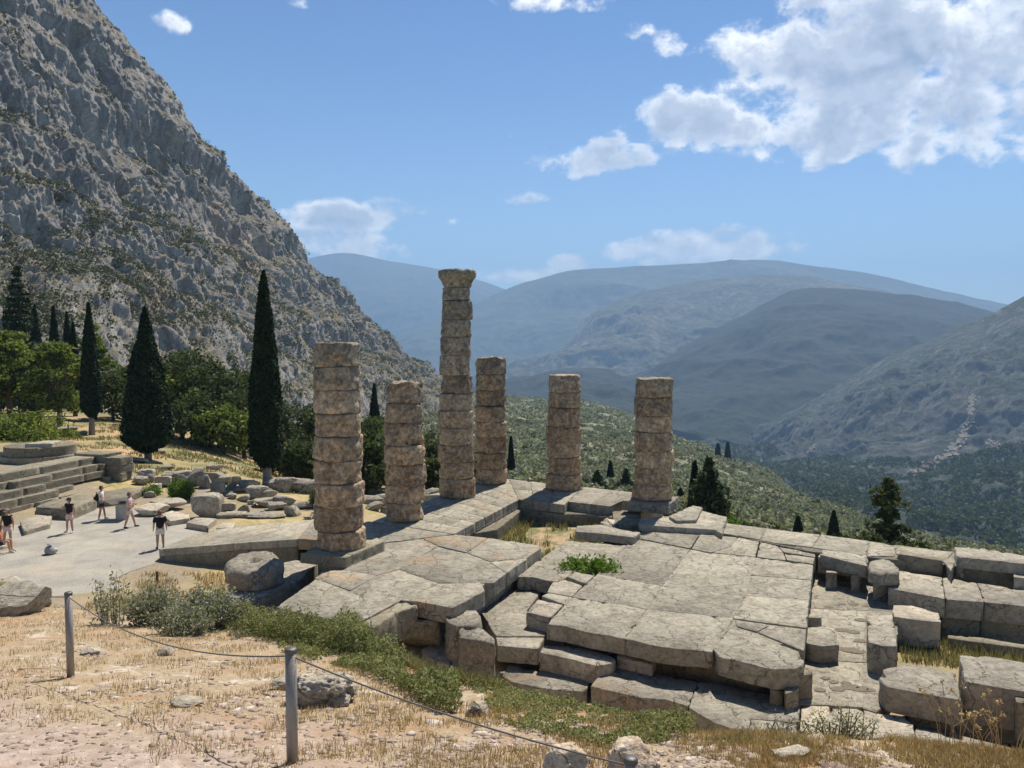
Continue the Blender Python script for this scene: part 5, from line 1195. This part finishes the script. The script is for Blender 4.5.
pts = sample(420, -40, 900, 0, 1.02, .8); dn = fbm(np.c_[pts*.8, 0*pts[:, 0]+14], 3); scatter('gravel', pts[dn > .0], .03, .11, M['pebble'], rg, 3, .4, -.1)
pts = sample(9000, -40, 900, .25, 1.02, .9); dn = fbm(np.c_[pts*.9, 0*pts[:, 0]+24], 4); scatter('gravel', pts[dn > .20], .012, .06, M['pebble'], rg, 2, .5, 0)
def fr(px, py, dims, label, m='pale', seed=0, rz=0, **kw):
    x, y, z = on(px, py, 3, 24); return rock('rock', x, y, z-dims[2]*.12, dims, rz, label, 'rock', m=m, seed=seed, **kw)
fr(322, 703, (.60, .4, .34), 'jagged grey and white rock behind the second rope post', 'pale', 61, boxy=.8, rough=.42, fr=2.4)
fr(636, 786, (.36, .30, .36), 'ochre and white rock behind the lowest rope post', 'redrock', 62, boxy=.7, rough=.22, fr=2)
fr(566, 786, (.30, .26, .30), 'reddish pointed rock left of the lowest rope post', 'redrock', 63, boxy=.8, rough=.25, fr=2)
fr(340, 706, (.2, .18, .12), 'small white stone right of the jagged rock', 'pale', 64, boxy=.8, rough=.2)
fr(284, 690, (.28, .2, .14), 'pale stone just behind the second rope post', 'pale', 65, boxy=.8, rough=.25)
fr(166, 655, (.22, .2, .12), 'pinkish flat stone on the slope between the first two posts', 'pale', 66, boxy=.8, rough=.2)
fr(186, 706, (.34, .26, .1), 'broad whitish patch of rock between the posts', 'pale', 67, boxy=.85, rough=.28)
fr(790, 757, (.34, .18, .09), 'flat whitish rock at the bottom edge below the front slabs', 'pale', 68, boxy=.8, rough=.25)
fr(545, 690, (.30, .2, .12), 'half-buried pale rock at the edge of the green plants', 'pale', 69, boxy=.85, rough=.25)
fr(478, 715, (.24, .2, .13), 'whitish lump of rock under the rope', 'pale', 70, boxy=.8, rough=.25)
fr(92, 655, (.3, .2, .12), 'grey stone sunk in dry grass right of the first post', 'pale', 71, boxy=.85, rough=.25)
x = (8-512)/F*17.5; rock('boulder', x, 17.5, Hs(x, 17.5)-.12, (1.55, 1.3, .80), .15, 'large grey boulder at the left frame edge', m='block', seed=81, boxy=.6, rough=.15)
x = (2-512)/F*20; rock('boulder', x, 20.2, Hs(x, 20.2)+.15, (1.0, .8, .55), 0, 'smaller pale boulder behind the large one at the left frame edge', m='pale', seed=82, boxy=.7, rough=.15)
x = (-2-512)/F*19; rock('mound', x, 19, Hs(x, 19)-.35, (2.0, 1.2, 1.0), 0, 'dry earthen mound between two boulders at the left frame edge', 'mound', m=M['ground'].name if 0 else 'bed', seed=83, boxy=.9, rough=.1)

# ------------------------------------------------------------------ rope fence
metal = simple('post_metal', (.30, .27, .24), .55, .12, 12, .4); ropem = simple('rope', (.15, .14, .13), .8, .2, 30); capm = simple('post_cap', (.13, .125, .12), .5, .1, 20, .5)
tops = []
for (px, yt, D, lab) in [(61.5, 592, 9.3, 'grey metal rope post at left, whole height visible'), (286.5, 648, 5.7, 'grey metal rope post near the middle left, foot below the frame'), (634, 757, 4.9, 'rope post of which only the cap shows at the bottom edge')]:
    x = (px-512)/F*D; zt = ZD(yt, D); zb = Hs(x, D); rt = thing('rope_post', lab, 'post', (x, D, zb), 0, 'rope fence posts'); hh = zt-zb
    G = GB(); V, Q, T = tube([(0, 0, -.2), (0, 0, hh-.03)], .043, 20); G.add(V, Q); G.F[3].append(T); link('shaft', G.mesh('shaft', True), metal, rt)
    G = GB(); V, Q, T = tube([(0, 0, hh-.035), (0, 0, hh-.012), (0, 0, hh)], [.047, .047, .038], 20); G.add(V, Q); G.F[3].append(T); link('cap', G.mesh('cap'), capm, rt)
    tops.append(Vector((x, D, zt-.06)))
def rope(a, b, sag, label):
    pts = [a.lerp(b, t)-Vector((0, 0, sag*4*t*(1-t))) for t in np.linspace(0, 1, 40)]; c = pts[0].copy()
    V, Q, T = tube([p-c for p in pts], .0065, 7); G = GB(); G.add(V, Q); G.F[3].append(T); tag(link('rope', G.mesh('rope', True), ropem, None, tuple(c)), label, 'rope', 'ropes of the fence')
rope(tops[0]+Vector((-3.2, .8, .15)), tops[0], .12, 'rope running from the first post out of the left frame edge')
rope(tops[0], tops[1], .22, 'rope sagging between the first and second posts'); rope(tops[1], tops[2], .06, 'rope sloping down from the second post to the lowest post')

# small bollards and the info board
for (px, py, D, h, lab) in [(152, 582, 29, .5, 'little wooden stake in the dry grass before the ramp'), (204, 536, 36.5, .45, 'short dark stake at the top edge of the ramp')]:
    x = (px-512)/F*D; z = Hs(x, D); V, Q, T = tube([(0, 0, -.1), (0, 0, h*.9), (.01, 0, h)], [.05, .05, .03], 8); G = GB(); G.add(V, Q); G.F[3].append(T); tag(link('stake', G.mesh('stake'), M['bark'], None, (x, D, z)), lab, 'stake')
brd = P(119, 519, -1.6); bz = -1.55
board = thing('information_board', 'slanted pale information board on a stone stand by the altar wall', 'information board', (brd[0], brd[1], bz), .15)
boardm = simple('board_stone', (.45, .42, .36), .8, .1, 6); panm = simple('board_panel', (.62, .60, .55), .5, .12, 5); inkm = simple('printed_panel', (.36, .34, .32), .6, .3, 12)
def box_mesh(name, lo, hi, bev=.01):
    bm = bmesh.new(); bmesh.ops.create_cube(bm, size=1)
    for v in bm.verts: v.co = Vector([(lo[i]+hi[i])/2+v.co[i]*(hi[i]-lo[i]) for i in range(3)])
    bmesh.ops.bevel(bm, geom=bm.edges[:], offset=bev, segments=2, affect='EDGES'); me = bpy.data.meshes.new(name); bm.to_mesh(me); bm.free(); return me
link('stand', slab_mesh('stand', [(-.05, -.35), (.42, -.35), (.42, .30), (-.05, .30)], .78, .85, .006, .02), boardm, board)
o = link('panel', box_mesh('panel', (-.62, -.48, -.03), (.62, .48, .03), .012), panm, board); o.location = (.1, -.05, .92); o.rotation_euler = (math.radians(-22), math.radians(-6), 0)
link('printed_sheet', box_mesh('printed_sheet', (-.5, -.36, .032), (.5, .36, .036), .001), inkm, o)

# ------------------------------------------------------------------ people
skinm = simple('skin', (.46, .27, .19), .55, .06, 6); blackm = simple('black_cloth', (.018, .018, .02), .9, .2, 8); whitem = simple('white_cloth', (.70, .69, .67), .9, .05, 8)
pinkm = simple('pink_cloth', (.66, .42, .44), .9, .08, 8); navym = simple('navy_cloth', (.03, .035, .055), .9, .2, 8); hairm = simple('dark_hair', (.05, .033, .022), .6, .3, 20); brownh = simple('brown_hair', (.13, .08, .05), .6, .3, 20)
palepink = simple('pale_pink_cloth', (.66, .52, .50), .9, .08, 8); capmauve = simple('mauve_cap', (.30, .20, .21), .9, .1, 8); shoem = simple('dark_shoe', (.06, .055, .055), .6, .1, 8); wshoe = simple('white_shoe', (.65, .64, .62), .6, .1, 8); redm = simple('orange_cloth', (.55, .22, .12), .9, .1, 8); eyem = simple('eye', (.02, .015, .012), .3, .1, 5)
def skin_obj(name, chains, m, parent, sub=2):
    """chains: list of [(point, radius), ...]; a chain whose first point equals an existing point joins it"""
    bm = bmesh.new(); lay = bm.verts.layers.skin.verify(); vs = {}; first = True
    for ch in chains:
        prev = None
        for (p, r) in ch:
            key = tuple(round(c, 4) for c in p)
            if key not in vs:
                v = bm.verts.new(p); r_ = r if hasattr(r, '__len__') else (r, r); v[lay].radius = r_; v[lay].use_root = first; first = False; vs[key] = v
            v = vs[key]
            if prev is not None and prev is not v and not bm.edges.get((prev, v)): bm.edges.new((prev, v))
            prev = v
    me = bpy.data.meshes.new(name); bm.to_mesh(me); bm.free(); o = bpy.data.objects.new(name+'_tmp', me); C.objects.link(o)
    o.modifiers.new('s', 'SKIN').use_smooth_shade = True; sb = o.modifiers.new('b', 'SUBSURF'); sb.levels = sb.render_levels = sub
    dg = bpy.context.evaluated_depsgraph_get(); dg.update(); me2 = bpy.data.meshes.new_from_object(o.evaluated_get(dg)); me2.name = name; bpy.data.objects.remove(o); bpy.data.meshes.remove(me)
    me2.materials.clear(); return link(name, me2, m, parent)
def person(px, py, label, h=1.7, face=0, top=blackm, bottom=whitem, hair=hairm, sleeve=.5, legs='short', stance=.12, step=0, arms=None, shoes=wshoe, long_hair=False, cap=None, bulk=1.0, z0=-1.58, seated=False, pos_=None):
    x, y, z = pos_ or P(px, py, z0); root = thing('person', label, 'person', (x, y, z), face); k = h/1.7; s = lambda *p: tuple(c*k for c in p)
    if not seated:
        hipL, hipR = s(-.095, 0, .88), s(.095, 0, .88); kneL, kneR = s(-.10-stance*.3, step*.5+.02, .47), s(.10+stance*.3, -step*.5+.02, .47); ankL, ankR = s(-.10-stance*.6, step, .08), s(.10+stance*.6, -step, .08)
        toeL, toeR = s(-.12-stance*.6, step+.17, .035), s(.12+stance*.6, -step+.17, .035); pel = s(0, 0, .95); zo = 0
    else:
        hipL, hipR = s(-.10, .02, .40), s(.10, .02, .40); kneL, kneR = s(-.16, .42, .56), s(.16, .42, .56); ankL, ankR = s(-.12, .46, .10), s(.12, .46, .10); toeL, toeR = s(-.13, .64, .04), s(.13, .64, .04); pel = s(0, 0, .46); zo = -.49*k
    u = lambda a, b, c: (a*k, (b+(.14*max(0, c-.95) if seated else 0))*k, c*k+zo)
    waist, chest, neck, nk2 = u(0, 0, 1.10), u(0, 0, 1.30), u(0, -.01, 1.46), u(0, .0, 1.54); shL, shR = u(-.185*bulk, 0, 1.40), u(.185*bulk, 0, 1.40)
    head1, head2 = u(0, .015, 1.60), u(0, .01, 1.67)
    aL, aR = arms or (((-.25, .0, 1.14), (-.27, .07, .90)), ((.25, .0, 1.14), (.27, .07, .90)))
    elL, wrL = [u(*q) for q in aL]; elR, wrR = [u(*q) for q in aR]; b = bulk*k
    def ext(p, q, d): v = Vector(q)-Vector(p); v.normalize(); return tuple(Vector(q)+v*d)
    haL, haR = ext(elL, wrL, .07*k), ext(elR, wrR, .07*k); fiL, fiR = ext(elL, wrL, .15*k), ext(elR, wrR, .15*k)
    arm = lambda sh, el, wr, ha, fi: [(chest, (.14*b, .10*b)), (sh, .062*b), (el, .042*b), (wr, .030*k), (ha, (.038*k, .02*k)), (fi, (.022*k, .012*k))]
    leg = lambda hp, kn, an, to: [(pel, (.15*b, .11*b)), (hp, .092*b), (kn, .060*b), (tuple((Vector(kn)*.6+Vector(an)*.4)), .056*b), (an, .038*k), (to, (.036*k, .025*k))]
    body = skin_obj('body', [[(pel, (.15*b, .11*b)), (waist, (.13*b, .095*b)), (chest, (.14*b, .10*b)), (neck, .058*k), (nk2, .055*k), (head1, (.075*k, .088*k)), (head2, (.074*k, .085*k)), (u(0, .005, 1.72), .05*k)],
        arm(shL, elL, wrL, haL, fiL), arm(shR, elR, wrR, haR, fiR), leg(hipL, kneL, ankL, toeL), leg(hipR, kneR, ankR, toeR)], skinm, root)
    # thumb and finger stubs on both hands, nose and ears join the head
    for ha, fi in ((haL, fiL), (haR, fiR)):
        for j in range(5):
            o_ = Vector((.0, .016*(j-2)*k, 0)) if j < 4 else Vector((0, .035*k, .02*k)); V, Q, T = tube([Vector(ha)+o_*.8, Vector(fi)+o_*1.2+(Vector(ha)-Vector(fi))*(.1*(abs(j-1.5)) if j < 4 else .55)], [.010*k, .007*k], 6)
            bmv = bmesh.new(); bmv.from_mesh(body.data)
            vv = [bmv.verts.new(v) for v in V]
            for f in list(Q)+list(T): bmv.faces.new([vv[i] for i in f])
            bmv.to_mesh(body.data); bmv.free()
    bmv = bmesh.new(); bmv.from_mesh(body.data); hc = Vector(head1)
    for (c_, r_) in ((hc+Vector((0, .098, .0))*k, (.014, .022, .022)), (hc+Vector((-.078, 0, 0))*k, (.012, .022, .03)), (hc+Vector((.078, 0, 0))*k, (.012, .022, .03))):
        bmesh.ops.create_icosphere(bmv, subdivisions=2, radius=1, matrix=Matrix.Translation(c_) @ Matrix.Diagonal((*[q*k for q in r_], 1)))
    bmv.to_mesh(body.data); bmv.free()
    for p_ in body.data.polygons: p_.use_smooth = True
    def ell(name, c_, r_, m_, cut=None):
        bm = bmesh.new(); bmesh.ops.create_uvsphere(bm, u_segments=20, v_segments=14, radius=1, matrix=Matrix.Translation(c_) @ Matrix.Diagonal((*r_, 1)))
        if cut: bmesh.ops.delete(bm, geom=[v for v in bm.verts if cut(v.co)], context='VERTS')
        me = bpy.data.meshes.new(name); bm.to_mesh(me); bm.free(); return link(name, me, m_, root)
    ell('eye', hc+Vector((-.032, .088, .025))*k, [.011*k]*3, eyem); ell('eye', hc+Vector((.032, .088, .025))*k, [.011*k]*3, eyem)
    ell('mouth', hc+Vector((0, .088, -.042))*k, (.024*k, .006*k, .006*k), capmauve)
    hcut = lambda co: co.y > hc.y+.045*k and co.z < hc.z+.075*k
    ell('hair', hc+Vector((0, -.012, .035))*k, (.098*k, .108*k, .118*k), hair, hcut)
    if long_hair: ell('hair', hc+Vector((0, -.085, -.07))*k, (.085*k, .05*k, .17*k), hair)
    if cap:
        ell('cap', hc+Vector((0, -.004, .06))*k, (.104*k, .114*k, .10*k), cap, lambda co: co.z < hc.z+.045*k)
        cb_ = [c for c in root.children if c.name.startswith('cap')][-1]; link('cap_brim', box_mesh('cap_brim', tuple(hc+Vector((-.07, .09, .05))*k), tuple(hc+Vector((.07, .20, .065))*k), .004), cap, cb_)
    g_ = .022*k
    def lerp(a, c, t): return tuple(Vector(a).lerp(Vector(c), t))
    skin_obj('shirt', [[(lerp(pel, waist, -.45), (.168*b, .132*b)), (waist, (.155*b, .12*b)), (chest, (.165*b, .125*b)), (lerp(chest, neck, .65), (.10*b, .08*b))],
        [(chest, (.165*b, .125*b)), (shL, .080*b), (lerp(shL, elL, sleeve), .066*b)], [(chest, (.165*b, .125*b)), (shR, .080*b), (lerp(shR, elR, sleeve), .066*b)]], top, root)
    kt = .62 if legs == 'short' else 1.0
    skin_obj('shorts', [[(lerp(pel, waist, .25), (.160*b, .122*b)), (pel, (.165*b, .13*b)), (hipL, .112*b), (lerp(hipL, kneL, kt), .092*b)], [(pel, (.165*b, .13*b)), (hipR, .112*b), (lerp(hipR, kneR, kt), .092*b)]], bottom, root)
    for an, to in ((ankL, toeL), (ankR, toeR)): skin_obj('shoe', [[(lerp(an, to, -.35)[:2]+(.045*k+min(an[2], 0),), .042*k), (lerp(an, to, .4)[:2]+(.045*k,), (.05*k, .042*k)), (lerp(an, to, 1.15)[:2]+(.035*k,), (.045*k, .032*k))]], shoes, root)
    return root, (x, y, z), k
def pack(x, y, z, rz, label, s=1.0, m=blackm, straps=True, m2=None, tilt=0):
    root = thing('backpack', label, 'backpack', (x, y, z), rz); G = GB(); nt, nz_ = 24, 14; V = []
    for i in range(nz_):
        t = i/(nz_-1); r = (np.sin(np.pi*min(1, t*1.02+.12)))**.35*(1-.22*t) if 0 < t < 1 else .55
        a = np.linspace(0, 2*np.pi, nt, endpoint=False); sq = (np.abs(np.cos(a))**4+np.abs(np.sin(a))**4)**(-.25)
        V.append(np.c_[np.cos(a)*.15*sq*r, np.sin(a)*.09*sq*r, np.full(nt, t*.44)])
    G.add(np.concatenate(V)*s, grid_faces(nz_, nt, True)); G.ngon([(nz_-1)*nt+i for i in range(nt)]); G.ngon([nt-1-i for i in range(nt)]); link('bag', G.mesh('bag', True), m, root)
    o = link('front_pocket', box_mesh('front_pocket', (-.10*s, -.145*s, .05*s), (.10*s, -.075*s, .22*s), .02*s), m2 or m, root)
    for sx in (-1, 1) if straps else ():
        V, Q, T = tube([(sx*.08*s, .08*s, .40*s), (sx*.11*s, .22*s, .34*s), (sx*.11*s, .24*s, .18*s), (sx*.09*s, .09*s, .05*s)], .018*s, 6); G = GB(); G.add(V, Q); G.F[3].append(T); link('strap', G.mesh('strap', True), m, root)
    return root
def wear(p, rz, label, m=blackm, h_=.98, back=.20):
    root, (x, y, z), k = p; d = Vector((math.sin(rz), -math.cos(rz), 0))*back*1.05*k; pack(x+d.x, y+d.y, z+h_*k, rz, label, 1.0, m)
bent = (((-.27, .02, 1.16), (-.10, .24, 1.15)), ((.27, .02, 1.16), (.10, .24, 1.15)))
p = person(70, 532.5, 'person in black top and pale shorts with dark cap, standing mid plaza, hand raised', 1.68, math.pi-.2, blackm, palepink, hairm, .35, cap=blackm, stance=.10, arms=(((-.30, -.02, 1.16), (-.34, .08, .95)), ((.27, .10, 1.15), (.16, .26, 1.30))))
p = person(102, 519.5, 'person in white shirt and navy shorts leaning over the information board', 1.75, -1.25, whitem, navym, hairm, .6, arms=bent, step=.12); wear(p, -1.25, 'black backpack on the person reading the board')
p = person(130, 527.5, 'person in pink shirt and shorts walking across the plaza, hands together', 1.75, -1.35, pinkm, palepink, brownh, .8, arms=bent, step=.20, shoes=shoem)
p = person(160.5, 548.5, 'person in black shirt and white shorts seen from behind near the ramp tip', 1.70, .5, blackm, whitem, brownh, .8, bulk=1.12, stance=.04, shoes=shoem)
p = person(8, 546.5, 'person in black sleeveless top and mauve cap at the left frame edge', 1.70, math.pi+.2, blackm, palepink, brownh, .05, cap=capmauve, stance=.08); wear(p, math.pi+.2, 'black backpack worn by the person in the mauve cap')
p = person(-1, 553, 'person in orange sitting on the gravel, cut off by the left frame edge', 1.7, -1.3, redm, navym, hairm, .3, seated=True)
x, y, z = P(50, 554, -1.58); pack(x, y, z, 2.6, 'grey and white backpack left standing alone on the gravel', 1.25, simple('grey_cloth', (.30, .29, .29), .9), m2=whitem, straps=False).scale = (1.45, 1.5, .78)

# ------------------------------------------------------------------ air
def haze_mesh():
    lo, hi = (-12500, -300, -700), (14500, 16500, 1750)
    bm = bmesh.new(); bmesh.ops.create_cube(bm, size=1)
    for v in bm.verts: v.co = Vector([(lo[i]+hi[i])/2+v.co[i]*(hi[i]-lo[i]) for i in range(3)])
    me = bpy.data.meshes.new('haze'); bm.to_mesh(me); bm.free(); return me
hm_ = bpy.data.materials.new('haze'); hm_.use_nodes = True; nt_ = hm_.node_tree; nt_.nodes.clear()
out = nt_.nodes.new('ShaderNodeOutputMaterial'); pv = nt_.nodes.new('ShaderNodeVolumePrincipled'); pv.inputs['Color'].default_value = (.36, .58, .90, 1); pv.inputs['Density'].default_value = 1.05e-4; pv.inputs['Anisotropy'].default_value = .15
nt_.links.new(pv.outputs[0], out.inputs['Volume'])
stuff(link('haze', haze_mesh(), hm_))
